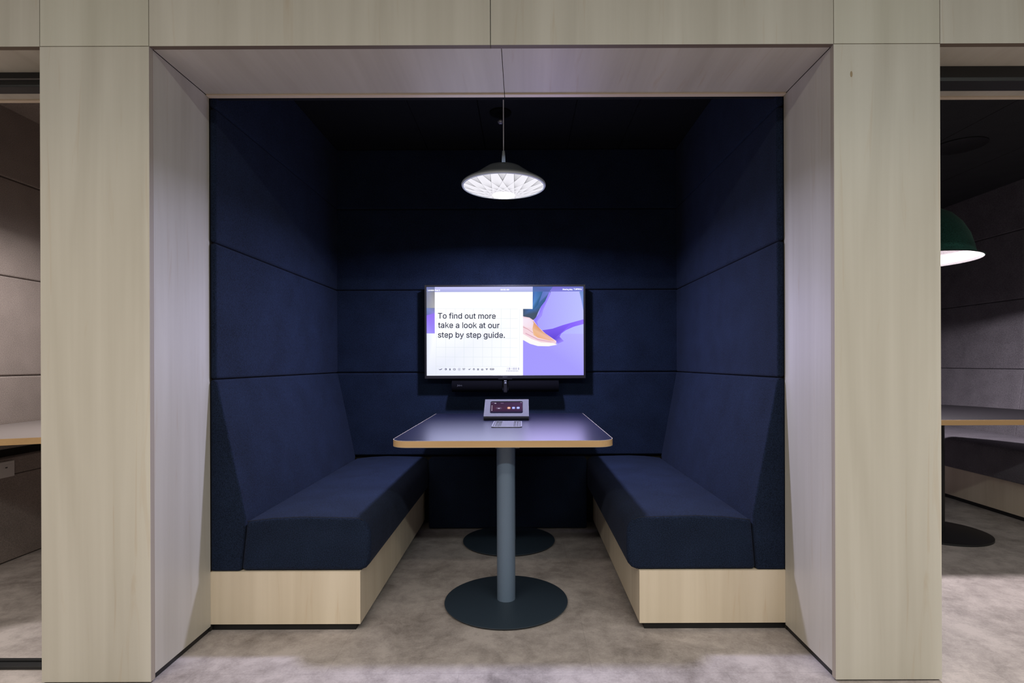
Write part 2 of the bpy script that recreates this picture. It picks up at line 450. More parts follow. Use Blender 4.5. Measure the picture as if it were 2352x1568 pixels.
# ---- pod beyond the right column
wr = empty('wall_far_right', (0, 0, 0), 'charcoal felt side wall of the pod with green lamp', 'wall', None, 'structure')
box('carcass', (3.885, 3.95, YB + .04, 5.3, 0, ZC), M['backing'], wr)
for a, b in zip(SEAMS[:-1], SEAMS[1:]):
    for y0, y1 in ((YB + .04, 4.2), (4.2, 5.2)): box('padded_panel', (3.84, 3.884, y0 + s_, y1 - s_, a + s_, b - s_), M['charcoal'], wr, .008, 3)
box('wall_far_right_back', (1.16, 3.88, 5.2, 5.28, 0, ZC), M['charcoal'], wr)
box('wall_far_right_side', (1.16, 1.22, YB + .04, 5.2, 0, ZC), M['charcoal'], wr)
cr = empty('ceiling_right', (2.5, 3.7, ZC), 'dark felt ceiling of the pod with green lamp', 'ceiling', None, 'structure')
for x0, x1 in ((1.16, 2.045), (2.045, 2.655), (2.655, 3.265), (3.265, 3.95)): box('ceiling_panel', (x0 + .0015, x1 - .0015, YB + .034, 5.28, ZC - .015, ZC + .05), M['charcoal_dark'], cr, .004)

# ================================================================= BENCHES
def bench(label, sx, xo, plinth_x, prof_back, prof_seat, seam_pts):
    r = empty('booth_bench', ((xo + plinth_x) / 2, YB, 0), label, 'bench', 'built-in benches of the navy booth')
    x0, x1 = sorted((xo, plinth_x))
    pl = box('plinth', (x0, x1, YB + .001, YW - .002, .028, .236), M['ply_kick'], r, .0012, 1)
    k = .022
    box('toe_kick', (min(xo, plinth_x - sx * k), max(xo, plinth_x - sx * k), YB + .016, YW - .002, 0, .0275), M['kick'], r)
    v, f = prismgeo(prof_back, 'Y', YB + .003, YW - .001); bk = obj('backrest', v, f, M['navy'], r); soft(bk, .010, 4)
    v, f = prismgeo(prof_seat, 'Y', YB + .004, YW - .002); se = obj('seat_cushion', v, f, M['navy'], r); soft(se, .016, 4, 40)
    tube('seam', seam_pts, .0016, M['seam'], se, 6)
    # thin oak strip at the joint between the plinth and the column
    box('corner_strip', (min(xo, xo - sx * .006), max(xo, xo - sx * .006), YB + .0005, YB + .02, .03, .236), M['oak'], r)
    return r

def seat_profile(xo_b, xo_t, xi, s):
    """Cross-section of a cushion. s = +1: inner edge at larger x."""
    pts = [(xo_b, .238), (xo_t, .436)]
    for t, z in ((.25, .448), (.5, .453), (.75, .451)):
        pts.append((xo_t + (xi - s * .062 - xo_t) * t, z))
    cx, cz, r = xi - s * .062, .388, .06
    for k in range(0, 9):
        a = math.radians(90 - 90 * k / 8); pts.append((cx + s * (r + .002) * math.cos(a), cz + r * math.sin(a)))
    pts += [(xi + s * .001, .34), (xi, .29), (xi - s * .006, .262), (xi - s * .02, .246), (xi - s * .04, .238)]
    return pts

LB = [(-1.2395, .237), (-1.121, .237), (-1.100, .45), (-1.214, .9965), (-1.2395, .9965)]
RB = [(1.0415, .237), (.926, .237), (.910, .45), (1.012, .9965), (1.0415, .9965)]
sp = seat_profile(-1.119, -1.097, -.606, 1)
bench('left navy booth bench with pale plywood plinth', 1, -1.2395, -.645, LB, sp, [(x, YB + .012, z - .003) for x, z in sp[1:9]])
sp = seat_profile(.924, .907, .412, -1)
bench('right navy booth bench with pale plywood plinth', -1, 1.0415, .460, RB, sp, [(x, YB + .012, z - .003) for x, z in sp[1:9]])

# bench in the pod beyond the right column
rb = empty('booth_bench', (3.5, 3.6, 0), 'charcoal felt bench with dim plywood plinth in the pod with green lamp', 'bench')
box('plinth', (3.30, 3.88, 2.9, 5.19, .030, .25), M['ply_kick'], rb, .001, 1)
box('toe_kick', (3.315, 3.88, 2.92, 5.19, 0, .0295), M['kick'], rb)
for y0, y1 in ((2.9, 4.2), (4.2, 5.19)):
    v, f = prismgeo([(3.883, .47), (3.765, .47), (3.84, .9965), (3.883, .9965)], 'Y', y0 + .001, y1 - .001); soft(obj('backrest', v, f, M['charcoal'], rb), .008, 3)
v, f = prismgeo([(3.883, .252), (3.26, .252), (3.25, .30), (3.25, .44), (3.262, .47), (3.29, .482), (3.50, .49), (3.883, .484)], 'Y', 2.9, 5.19)
soft(obj('seat_cushion', v, f, M['charcoal'], rb), .012, 3)

# ================================================================= MEETING TABLE
TX, TY0, TY1, TZ = -.084, 2.262, 3.487, .739
tb = empty('meeting_table', (TX, 2.87, 0), 'long navy-topped table with pale wooden edge between the two navy benches', 'table')
HW = .466
outer = rrect(TX - HW, TX + HW, TY0, TY1, (.075, .075, .004, .004), 10)
inner = rrect(TX - HW + .003, TX + HW - .003, TY0 + .003, TY1 - .003, (.072, .072, .002, .002), 10)
inn2 = rrect(TX - HW + .0022, TX + HW - .0022, TY0 + .0022, TY1 - .0022, (.0728, .0728, .002, .002), 10)
v, f = prismgeo(inner, 'Z', TZ - .026, TZ + .0002); obj('tabletop', v, f, M['lino'], tb)
def ring(o_, i_, z0, z1):
    n = len(o_); V = [(*p, z0) for p in o_] + [(*p, z1) for p in o_] + [(*p, z0) for p in i_] + [(*p, z1) for p in i_]
    Fc = []
    for k in range(n):
        j = (k + 1) % n
        Fc += [(k, j, n + j, n + k), (2 * n + k, 3 * n + k, 3 * n + j, 2 * n + j), (n + k, n + j, 3 * n + j, 3 * n + k), (k, 2 * n + k, 2 * n + j, j)]
    return V, Fc
eb = obj('edge_band', *ring(outer, inner, TZ - .0265, TZ - .0015), M['oak'], tb)
obj('veneer_line', *ring(outer, inn2, TZ - .0014, TZ), M['veneer'], eb)
obj('veneer_line', *ring(outer, inn2, TZ - .028, TZ - .0266), M['veneer'], eb)
for py, px in ((2.436, -.0755), (3.262, -.084)):
    base = lathe('base_plate', [(0, .0035), (.262, .0035), (.268, .005), (.272, .009), (.2715, .0115), (.266, .0135), (0, .0145)], (px, py, 0), M['slate_base'], tb, 96)
    lathe('floor_pad', [(0, 0), (.263, 0), (.263, .0034), (0, .0034)], (px, py, 0), M['kick'], base, 64)
    po = lathe('pole', [(0, .0145), (.0405, .0145), (.0405, TZ - .034), (0, TZ - .034)], (px, py, 0), M['slate'], tb, 64)
    box('mounting_plate', (px - .09, px + .09, py - .09, py + .09, TZ - .034, TZ - .0268), M['blackmetal'], tb, .002)
v, f = prismgeo([(2.40, TZ - .045), (2.40, TZ - .034), (2.46, TZ - .034)], 'X', -.032, -.014)
box('cable_clip', (-.119, -.116, 2.40, 2.43, TZ - .054, TZ - .0345), M['steel'], tb, .0008)
v, f = prismgeo([(-.033, TZ - .053), (-.014, TZ - .053), (-.014, TZ - .035), (-.021, TZ - .035), (-.023, TZ - .043), (-.033, TZ - .049)], 'Y', 2.40, 2.41)
obj('cable_clip', v, f, M['steel'], tb)

# ================================================================= POWER MODULE in the table top
pm = empty('table_power_module', (TX, 2.87, TZ), 'silver rectangular power and cable module set in the navy tabletop', 'power module')
mx0, mx1, my0, my1 = -.157, -.003, 2.716, 2.985
rim = ring(rrect(mx0, mx1, my0, my1, .018), rrect(mx0 + .008, mx1 - .008, my0 + .012, my1 - .012, .012), TZ + .0003, TZ + .0055)
soft(obj('rim', *rim, M['steel'], pm), .0015, 2)
box('tray', (mx0 + .006, mx1 - .006, my0 + .01, my1 - .01, TZ + .0003, TZ + .0015), M['blackmetal'], pm)
box('flap', (mx0 + .047, mx1 - .042, my0 + .013, my1 - .015, TZ + .0018, TZ + .0046), M['silver'], pm, .001)
for xa, xb in ((mx0 + .010, mx0 + .018), (mx0 + .030, mx0 + .033), (mx1 - .033, mx1 - .026), (mx1 - .02, mx1 - .012)):
    box('brush_bar', (xa, xb, my0 + .016, my1 - .03, TZ + .0017, TZ + .004), M['silver'], pm, .0008)

# ================================================================= SCREEN PICTURES
AT = emit_attr('screen_picture', 1.0)
class Picture:
    """Lays coloured flat shapes onto a display: pixel coordinates in, a point on the display out; each layer a hair in front of the last."""
    def __init__(self, to_world, normal): self.to_world, self.n, self.k = to_world, Vector(normal), 0
    def lay(self, name, parent, shapes):
        V, Fc, C = [], [], []
        for pts, faces, cols in shapes:
            n = len(V); self.k += 1
            for p in pts: V.append(tuple(self.to_world(p) + self.n * (.00008 * self.k)))
            Fc += [tuple(i + n for i in q) for q in faces]
            C += list(cols) if isinstance(cols, list) else [cols] * len(pts)
        o = obj(name, V, Fc, AT, parent)
        at = o.data.color_attributes.new('picture', 'FLOAT_COLOR', 'POINT')
        for i, c in enumerate(C): at.data[i].color = (*c, 1)
        return o
def poly(pts, col): return (pts, [tuple(range(len(pts)))], col)
def rect(x0, y0, x1, y1, col): return poly([(x0, y0), (x1, y0), (x1, y1), (x0, y1)], col)
def disc(cx, cy, rx, ry, col, n=20): return poly([(cx + rx * math.cos(2 * math.pi * k / n), cy + ry * math.sin(2 * math.pi * k / n)) for k in range(n)], col)
def annulus(cx, cy, rx, ry, w, col, n=20):
    p = [(cx + rx * math.cos(2 * math.pi * k / n), cy + ry * math.sin(2 * math.pi * k / n)) for k in range(n)]
    q = [(cx + (rx - w) * math.cos(2 * math.pi * k / n), cy + (ry - w) * math.sin(2 * math.pi * k / n)) for k in range(n)]
    return (p + q, [(k, (k + 1) % n, n + (k + 1) % n, n + k) for k in range(n)], col)
# Plain sans-serif letters for the screen: advance, outline points and triangles, in thousandths of the type size
GLYPHS = {'.': (188, [135,2,117,-11,95,-15,74,-11,56,2,43,20,39,41,43,63,56,81,74,93,95,97,117,93,135,81,147,63,151,41,147,20], [9,11,10,9,12,11,8,12,9,7,12,8,7,13,12,6,13,7,6,14,13,6,15,14,5,15,6,5,0,15,4,0,5,4,1,0,3,1,4,2,1,3]),
'0': (454, [329,16,282,-9,227,-17,171,-9,124,16,86,56,59,110,43,176,38,254,43,332,60,398,87,452,124,493,171,517,227,526,282,517,329,493,367,452,394,398,410,332,415,254,410,176,394,110,367,56,170,81,196,65,227,60,258,65,283,81,305,108,321,147,330,195,334,254,330,313,321,362,305,400,283,428,258,444,227,449,196,444,170,428,149,400,133,362,123,313,119,254,123,195,133,147,149,108], [13,15,14,12,15,13,12,16,15,11,16,12,11,17,16,10,39,11,39,38,11,38,17,11,38,37,17,37,18,17,36,18,37,10,40,39,10,41,40,35,18,36,10,42,41,34,18,35,9,42,10,34,19,18,33,19,34,9,43,42,8,43,9,33,20,19,32,20,33,8,44,43,7,44,8,32,21,20,7,45,44,31,21,32,7,46,45,30,21,31,6,46,7,30,22,21,6,47,46,29,22,30,29,23,22,5,47,6,28,23,29,5,24,47,27,23,28,5,25,24,5,26,25,26,23,27,5,23,26,5,0,23,4,0,5,4,1,0,3,1,4,3,2,1]),
'1': (454, [401,-10,66,-10,66,65,401,65,195,519,286,519,286,-10,202,-10,202,438,213,438,76,338,76,432], [11,5,4,11,8,5,8,9,5,9,6,5,11,7,8,10,6,9,10,7,11,7,6,10,1,3,2,1,0,3]),
'2': (454, [399,-10,54,-10,54,51,227,236,253,264,274,289,290,310,301,331,308,350,310,371,307,394,299,413,286,429,269,440,248,447,224,449,198,447,177,439,160,426,148,409,140,387,136,352,54,352,61,407,78,447,104,480,138,505,179,521,225,526,270,521,311,505,344,482,370,450,386,414,391,373,388,343,380,314,366,285,344,253,314,216,274,173,163,56,163,67,399,67], [27,29,28,27,30,29,26,30,27,26,31,30,25,31,26,25,32,31,24,15,25,15,32,25,15,14,32,14,33,32,24,16,15,23,16,24,13,33,14,23,17,16,12,33,13,23,18,17,11,33,12,23,19,18,11,34,33,10,34,11,23,20,19,22,20,23,9,34,10,22,21,20,9,35,34,8,35,9,7,35,8,7,36,35,6,36,7,6,37,36,5,37,6,4,37,5,4,38,37,3,38,4,3,39,38,2,39,3,2,40,39,2,42,40,42,41,40,2,43,42,2,0,43,1,0,2]),
'3': (454, [313,3,268,-12,218,-17,171,-13,129,0,92,22,62,51,42,88,32,142,117,142,124,111,134,93,150,79,169,69,192,62,218,60,246,62,271,70,291,82,306,98,316,119,319,145,316,169,307,191,292,210,270,224,240,234,201,238,147,238,147,303,278,452,278,442,60,442,60,519,382,519,382,457,201,252,201,299,265,298,312,285,351,261,379,228,397,188,403,145,397,100,379,61,350,28], [32,34,33,32,30,34,30,35,34,30,31,35,31,36,35,32,29,30,29,31,32,29,37,31,37,36,31,28,37,29,28,38,37,28,39,38,28,40,39,28,27,40,27,41,40,26,41,27,25,41,26,25,42,41,24,42,25,23,42,24,22,42,23,22,43,42,21,43,22,20,43,21,20,44,43,7,9,8,7,10,9,19,44,20,7,11,10,19,45,44,18,45,19,7,12,11,6,12,7,17,45,18,6,13,12,16,45,17,6,14,13,15,45,16,6,15,14,15,46,45,6,46,15,5,46,6,5,0,46,4,0,5,4,1,0,3,1,4,3,2,1]),
':': (188, [135,277,117,265,95,261,74,265,56,277,43,295,39,316,43,338,56,356,74,368,95,372,117,368,135,356,147,338,151,316,147,295,135,2,117,-11,95,-15,74,-11,56,2,43,20,39,41,43,63,56,81,74,93,95,97,117,93,135,81,147,63,151,41,147,20], [25,27,26,25,28,27,24,28,25,23,28,24,23,29,28,22,29,23,22,30,29,22,31,30,21,31,22,21,16,31,20,16,21,20,17,16,19,17,20,18,17,19,9,11,10,9,12,11,8,12,9,7,12,8,7,13,12,6,13,7,6,14,13,6,15,14,5,15,6,5,0,15,4,0,5,4,1,0,3,1,4,2,1,3]),
'A': (480, [92,-10,2,-10,194,519,283,519,477,-10,388,-10,278,299,267,331,255,369,240,417,219,488,258,488,237,416,222,368,210,330,200,299,360,189,120,189,120,152,360,152], [1,10,2,10,3,2,10,11,3,11,4,3,1,12,10,12,9,10,12,9,11,9,4,11,8,4,9,1,13,12,7,16,8,16,4,8,1,17,13,17,14,13,6,16,7,17,15,14,17,18,15,18,0,15,5,19,6,19,16,6,1,18,17,18,16,17,18,19,16,19,4,16,1,0,18,5,4,19]),
'J': (397, [301,25,249,-6,185,-17,120,-6,68,25,34,77,23,145,23,183,108,183,108,146,113,108,129,81,153,65,185,60,216,65,240,81,256,108,262,146,262,519,346,519,346,145,335,77], [17,19,18,17,20,19,6,8,7,6,9,8,16,20,17,6,10,9,16,21,20,5,10,6,5,11,10,15,21,16,5,12,11,14,21,15,14,0,21,4,12,5,4,13,12,13,0,14,4,0,13,4,1,0,3,1,4,3,2,1]),
'K': (467, [232,266,94,120,94,219,114,245,131,267,149,289,167,310,185,331,204,351,359,519,471,519,235,265,135,-10,50,-10,50,519,135,519,135,334,134,225,135,193,468,-10,367,-10,175,259,229,326], [13,15,14,13,2,15,2,16,15,8,10,9,8,22,10,22,11,10,7,22,8,2,3,16,3,4,16,4,17,16,6,22,7,6,21,22,11,19,22,5,21,6,4,21,5,17,21,4,1,11,0,1,19,11,17,20,21,18,20,17,13,1,2,12,20,18,13,12,1,12,19,1,20,19,12]),
'L': (393, [371,-10,50,-10,50,519,135,519,135,67,371,67], [1,3,2,1,4,3,1,5,4,1,0,5]),
'M': (629, [132,-10,50,-10,50,519,158,519,287,191,291,178,297,162,303,145,309,126,315,106,321,87,326,68,335,39,294,39,303,68,308,86,314,105,320,124,327,143,333,161,338,177,343,191,469,519,578,519,578,-10,494,-10,494,291,494,308,494,327,495,348,495,369,496,391,496,413,497,436,497,467,526,467,515,430,507,406,499,382,491,359,484,338,477,318,470,301,465,287,349,-10,279,-10,161,287,156,301,150,318,143,337,135,358,128,380,120,404,111,429,98,467,128,467,129,438,130,416,130,394,131,372,131,350,132,329,132,309,132,291], [1,54,2,54,3,2,54,55,3,55,4,3,21,34,22,34,23,22,34,35,23,35,24,23,1,53,54,56,4,55,21,33,34,36,24,35,57,4,56,21,32,33,37,24,36,1,52,53,58,4,57,21,31,32,38,24,37,1,51,52,59,4,58,21,30,31,39,30,38,30,24,38,1,60,51,60,50,51,60,50,59,50,4,59,21,39,30,39,29,30,21,40,39,49,4,50,1,61,60,21,41,40,48,4,49,1,62,61,21,42,41,47,4,48,1,63,62,21,43,42,46,4,47,1,0,63,21,44,43,45,4,46,45,5,4,20,44,21,45,6,5,19,44,20,45,7,6,18,44,19,45,8,7,17,44,18,45,13,8,13,16,8,16,9,8,16,9,17,9,10,17,10,11,17,11,12,17,12,44,17,13,15,16,13,14,15,45,12,13,45,44,12]),
'P': (445, [135,-10,50,-10,50,519,236,519,291,513,337,496,373,469,399,434,414,393,419,348,414,302,399,261,373,225,337,198,291,181,236,176,99,176,99,252,232,252,266,256,292,265,311,279,324,298,332,321,334,348,332,374,324,397,311,415,292,430,266,439,232,442,135,442], [1,31,2,31,3,2,31,4,3,31,5,4,31,6,5,31,30,6,30,7,6,1,17,31,17,0,31,29,7,30,28,7,29,28,8,7,27,8,28,26,8,27,25,8,26,25,9,8,24,9,25,23,9,24,23,10,9,22,10,23,22,11,10,21,11,22,20,11,21,19,11,20,19,12,11,18,12,19,1,16,17,0,18,17,0,15,18,15,12,18,15,13,12,15,14,13,1,15,16,1,0,15]),
'S': (447, [328,1,280,-14,224,-19,170,-14,123,0,85,23,56,54,36,92,26,147,113,147,120,113,131,94,148,79,170,68,196,61,224,59,255,62,282,70,305,82,321,98,332,117,335,139,333,158,324,173,310,185,292,195,268,205,242,213,181,230,123,252,79,282,51,322,42,372,48,416,67,454,96,484,133,507,178,521,227,526,277,521,320,507,357,484,385,454,404,419,413,368,330,368,318,407,296,429,265,443,225,448,196,446,171,439,151,427,137,412,128,395,125,376,129,356,138,340,154,328,173,317,195,309,215,303,267,289,290,282,315,273,341,261,365,246,386,226,403,202,415,173,418,138,413,96,395,58,366,26], [37,39,38,36,39,37,36,40,39,35,40,36,35,41,40,34,41,35,34,42,41,34,49,42,49,48,42,48,43,42,33,50,34,50,49,34,33,51,50,47,43,48,33,52,51,46,43,47,33,53,52,46,44,43,32,53,33,32,54,53,45,44,46,32,55,54,32,56,55,31,56,32,31,57,56,31,58,57,31,59,58,30,59,31,30,60,59,30,61,60,30,62,61,30,63,62,29,63,30,29,64,63,29,65,64,29,66,65,28,66,29,28,67,66,27,67,28,27,68,67,26,68,27,25,68,26,25,69,68,24,69,25,23,69,24,23,70,69,22,70,23,21,70,22,7,9,8,7,10,9,20,70,21,20,71,70,19,71,20,7,11,10,18,71,19,18,72,71,7,12,11,6,12,7,17,72,18,6,13,12,16,72,17,6,14,13,15,72,16,6,15,14,6,72,15,6,73,72,5,73,6,5,0,73,4,0,5,4,1,0,3,1,4,3,2,1]),
'T': (449, [183,442,22,442,22,519,427,519,427,442,267,442,267,-10,183,-10], [1,3,2,1,4,3,0,4,1,7,5,0,5,4,0,7,6,5]),
'W': (687, [238,-10,147,-10,3,519,90,519,173,198,179,173,185,148,191,122,197,96,202,69,209,30,177,30,185,69,190,96,196,122,202,148,208,173,214,198,299,519,387,519,471,199,478,173,484,148,490,122,496,96,502,69,509,30,476,30,484,69,489,96,495,122,501,148,507,173,513,198,596,519,683,519,538,-10,448,-10,358,320,350,354,342,389,334,429,324,485,362,485,352,431,345,393,337,357,328,320], [1,3,2,1,4,3,17,42,18,42,19,18,42,43,19,43,20,19,33,35,34,33,36,35,17,41,42,44,20,43,45,20,44,17,40,41,46,39,45,39,20,45,17,46,40,46,39,40,17,47,46,38,20,39,37,20,38,17,0,47,37,21,20,16,0,17,1,5,4,32,36,33,37,22,21,15,0,16,1,6,5,31,36,32,14,0,15,37,23,22,30,36,31,1,7,6,37,29,23,29,24,23,13,8,14,8,0,14,29,24,30,24,36,30,1,13,7,13,8,7,25,36,24,37,28,29,1,12,13,9,0,8,26,36,25,1,11,12,37,27,28,10,0,9,1,10,11,1,0,10,37,26,27,37,36,26]),
'a': (390, [219,-8,192,-16,160,-19,123,-15,90,-4,61,14,39,39,25,71,20,108,24,140,35,166,51,187,72,202,97,213,123,220,150,226,177,230,208,234,232,237,250,240,260,243,264,248,266,256,266,256,263,276,258,292,249,304,235,313,218,319,196,321,172,319,153,313,137,304,125,294,116,282,105,262,27,285,49,328,72,354,99,372,130,385,162,392,194,394,217,393,241,389,267,381,291,369,313,350,331,325,343,292,347,252,347,-10,267,-10,267,42,278,42,272,32,259,17,241,3,133,62,150,57,170,55,199,59,223,68,241,81,255,98,263,118,266,139,266,170,274,177,262,172,248,169,233,166,217,163,202,161,188,160,177,158,157,155,138,149,122,142,111,133,104,121,102,105,104,90,110,78,120,69], [41,43,42,41,44,43,40,44,41,40,45,44,39,45,40,39,46,45,38,46,39,38,47,46,37,47,38,37,48,47,36,30,37,30,29,37,29,48,37,29,28,48,28,49,48,36,31,30,27,49,28,36,32,31,26,49,27,36,33,32,25,49,26,36,34,33,25,50,49,24,50,25,35,34,36,23,50,24,22,50,23,21,50,22,21,51,50,20,51,21,19,68,20,68,51,20,18,68,19,17,68,18,16,68,17,15,68,16,14,68,15,13,68,14,12,68,13,11,68,12,10,68,11,10,69,68,67,51,68,10,70,69,66,51,67,10,71,70,9,71,10,9,72,71,9,73,72,9,74,73,9,75,74,9,76,75,9,77,76,9,78,77,9,79,78,8,79,9,65,51,66,8,80,79,8,81,80,64,51,65,7,81,8,7,82,81,63,51,64,7,83,82,62,54,63,54,51,63,7,84,83,6,84,7,6,58,84,61,54,62,6,59,58,60,54,61,6,60,59,6,53,60,53,54,60,6,56,53,56,52,53,55,51,54,5,56,6,56,51,55,5,57,56,52,51,56,4,57,5,4,0,57,3,0,4,3,1,0,2,1,3]),
'b': (425, [319,8,277,-12,230,-18,196,-15,168,-5,146,9,130,25,118,40,113,49,122,49,122,-10,43,-10,43,519,124,519,124,329,113,329,118,337,130,352,146,368,167,382,195,391,229,394,277,388,318,369,353,338,379,297,395,247,400,189,395,131,379,80,353,39,168,73,191,61,220,57,249,61,273,74,292,94,306,120,315,153,318,189,315,226,307,257,293,284,274,303,250,316,220,320,191,316,167,304,148,285,134,259,126,227,123,189,126,151,134,119,149,92], [11,13,12,11,15,13,15,16,13,16,14,13,20,22,21,19,22,20,19,23,22,18,23,19,18,24,23,17,24,18,16,24,17,16,25,24,14,45,16,45,44,16,44,25,16,11,14,15,11,49,14,49,48,14,48,47,14,47,46,14,46,45,14,43,25,44,42,25,43,42,26,25,41,26,42,11,50,49,40,26,41,40,27,26,11,51,50,39,27,40,11,52,51,38,27,39,38,28,27,37,28,38,11,53,52,37,29,28,36,29,37,11,54,53,35,29,36,11,8,54,8,31,54,35,30,29,34,30,35,8,32,31,33,30,34,8,33,32,8,9,33,9,30,33,11,7,8,10,6,9,6,30,9,11,6,7,6,0,30,11,10,6,5,0,6,4,0,5,4,1,0,3,1,4,3,2,1]),
'd': (425, [257,-5,229,-15,195,-18,148,-12,106,8,71,39,45,80,29,131,24,189,29,247,46,297,72,338,106,369,148,388,195,394,230,391,257,382,279,368,295,352,306,337,312,329,301,329,301,519,382,519,382,-10,303,-10,303,49,312,49,306,40,294,25,278,9,151,74,175,61,205,57,233,61,257,73,276,92,290,119,299,151,302,189,299,227,290,259,276,285,257,304,234,316,205,320,175,316,151,303,132,284,118,257,109,226,106,189,109,153,118,120,132,94], [21,23,22,21,19,23,19,20,23,20,24,23,13,15,14,13,16,15,12,16,13,12,17,16,11,17,12,11,18,17,11,19,18,10,19,11,10,46,19,46,45,19,45,21,19,45,20,21,45,44,20,44,43,20,43,42,20,42,41,20,41,24,20,10,47,46,10,48,47,9,48,10,9,49,48,40,24,41,9,50,49,8,50,9,39,24,40,8,51,50,38,24,39,8,52,51,7,52,8,7,53,52,37,24,38,6,53,7,6,54,53,36,24,37,6,31,54,35,27,36,27,24,36,5,31,6,5,32,31,34,27,35,5,33,32,33,27,34,5,26,33,26,27,33,5,29,26,29,25,26,28,24,27,29,24,28,4,29,5,4,30,29,25,24,29,4,0,30,3,0,4,3,1,0,2,1,3]),
'e': (404, [286,-5,251,-15,212,-18,158,-12,112,8,74,39,47,80,30,130,24,187,30,244,46,294,73,336,110,368,154,388,205,394,238,392,269,383,299,369,326,348,349,320,367,285,378,243,381,194,381,159,65,159,65,231,371,231,301,184,297,236,288,265,275,288,257,305,234,316,205,320,176,316,152,305,132,288,118,265,109,239,106,210,106,178,109,141,119,111,135,87,156,70,182,60,213,56,232,58,250,62,265,70,278,80,289,93,300,117,379,98,362,58,342,32,317,11], [13,15,14,13,16,15,12,16,13,12,17,16,12,18,17,11,18,12,11,19,18,10,34,11,34,33,11,33,19,11,33,32,19,32,20,19,31,20,32,10,35,34,30,20,31,10,36,35,9,36,10,29,20,30,9,37,36,29,21,20,9,38,37,28,21,29,8,25,9,25,38,9,28,26,21,26,22,21,25,39,38,27,26,28,8,24,25,39,26,25,39,22,26,40,22,39,40,23,22,7,24,8,41,23,40,7,41,24,41,23,24,7,42,41,6,42,7,51,53,52,6,43,42,51,54,53,50,54,51,6,44,43,5,44,6,49,54,50,5,45,44,48,54,49,47,54,48,5,46,45,47,55,54,46,55,47,5,55,46,4,55,5,4,56,55,4,0,56,3,0,4,3,1,0,2,1,3]),
'f': (254, [-4,389,238,389,238,317,-4,317,152,-10,71,-10,71,432,75,464,87,491,107,513,131,528,158,537,187,540,207,539,224,537,237,533,255,527,234,456,219,461,213,462,205,463,195,464,174,461,162,453,155,439,152,418], [11,13,12,11,14,13,10,14,11,10,15,14,10,16,15,9,16,10,9,17,16,8,19,9,19,18,9,18,17,9,7,21,8,21,20,8,20,19,8,6,22,7,22,21,7,6,23,22,6,24,23,6,25,24,5,25,6,5,4,25,3,1,0,3,2,1]),
'g': (426, [294,-145,253,-157,207,-161,166,-158,131,-149,100,-135,76,-118,56,-97,36,-66,104,-28,118,-47,129,-59,142,-70,158,-79,180,-85,207,-87,246,-82,276,-67,295,-43,301,-5,301,58,312,58,306,50,294,35,278,20,257,7,229,-2,195,-5,149,0,107,18,73,47,46,86,30,134,24,191,29,248,46,298,72,338,107,369,149,388,196,394,230,391,258,382,279,368,296,353,307,337,313,329,303,329,303,389,382,389,382,-9,377,-57,359,-96,330,-125,151,84,175,73,205,69,234,73,258,84,277,101,291,125,299,156,302,193,299,229,291,260,277,285,258,304,234,316,205,320,175,316,151,303,132,284,118,259,109,228,106,193,109,157,118,127,132,102], [38,40,39,38,41,40,46,44,47,44,48,47,44,45,48,45,49,48,37,41,38,37,42,41,36,42,37,36,43,42,36,44,43,35,44,36,35,67,44,67,46,44,67,45,46,67,66,45,66,65,45,65,64,45,64,63,45,63,49,45,35,68,67,35,69,68,35,70,69,34,70,35,34,71,70,62,49,63,34,72,71,33,72,34,61,49,62,33,73,72,60,49,61,33,74,73,32,74,33,32,75,74,59,49,60,31,75,32,31,76,75,58,49,59,31,53,76,57,21,58,21,49,58,30,53,31,30,54,53,56,21,57,30,55,54,55,21,56,30,20,55,20,21,55,30,23,20,23,19,20,22,49,21,23,49,22,29,23,30,29,24,23,19,49,23,29,25,24,28,25,29,28,26,25,27,26,28,18,49,19,18,50,49,8,10,9,17,50,18,8,11,10,17,51,50,8,12,11,7,12,8,16,51,17,7,13,12,7,14,13,15,51,16,7,15,14,7,51,15,7,52,51,6,52,7,5,52,6,5,0,52,4,0,5,4,1,0,3,1,4,3,2,1]),
'h': (410, [135,278,127,255,124,226,124,-10,43,-10,43,519,124,519,124,277,87,277,115,338,146,370,184,389,227,395,266,390,300,377,328,356,350,325,363,287,367,241,367,-10,286,-10,286,235,281,271,265,297,242,313,210,319,186,316,166,308,148,296], [4,8,5,8,6,5,8,9,6,9,7,6,11,13,12,11,14,13,10,14,11,10,15,14,9,15,10,9,16,15,7,27,9,27,26,9,26,25,9,25,16,9,25,24,16,24,17,16,23,17,24,7,28,27,22,17,23,7,0,28,22,18,17,7,1,0,4,7,8,4,1,7,21,18,22,4,2,1,21,19,18,20,19,21,4,3,2]),
'i': (167, [121,447,104,436,84,433,64,436,47,447,35,464,31,483,35,503,47,519,64,530,84,534,104,530,121,519,133,503,137,483,133,464,124,-10,43,-10,43,389,124,389], [17,19,18,17,16,19,9,11,10,9,12,11,8,12,9,8,13,12,7,13,8,6,13,7,6,14,13,5,14,6,5,15,14,4,15,5,4,0,15,3,0,4,3,1,0,2,1,3]),
'k': (381, [43,-10,112,-10,112,519,43,519,112,125,112,205,284,395,371,395,178,196,226,252,393,-10,309,-10], [0,1,2,0,2,3,4,7,6,4,6,5,8,11,10,8,10,9]),
'l': (165, [48,-10,117,-10,117,519,48,519], [0,1,2,0,2,3]),
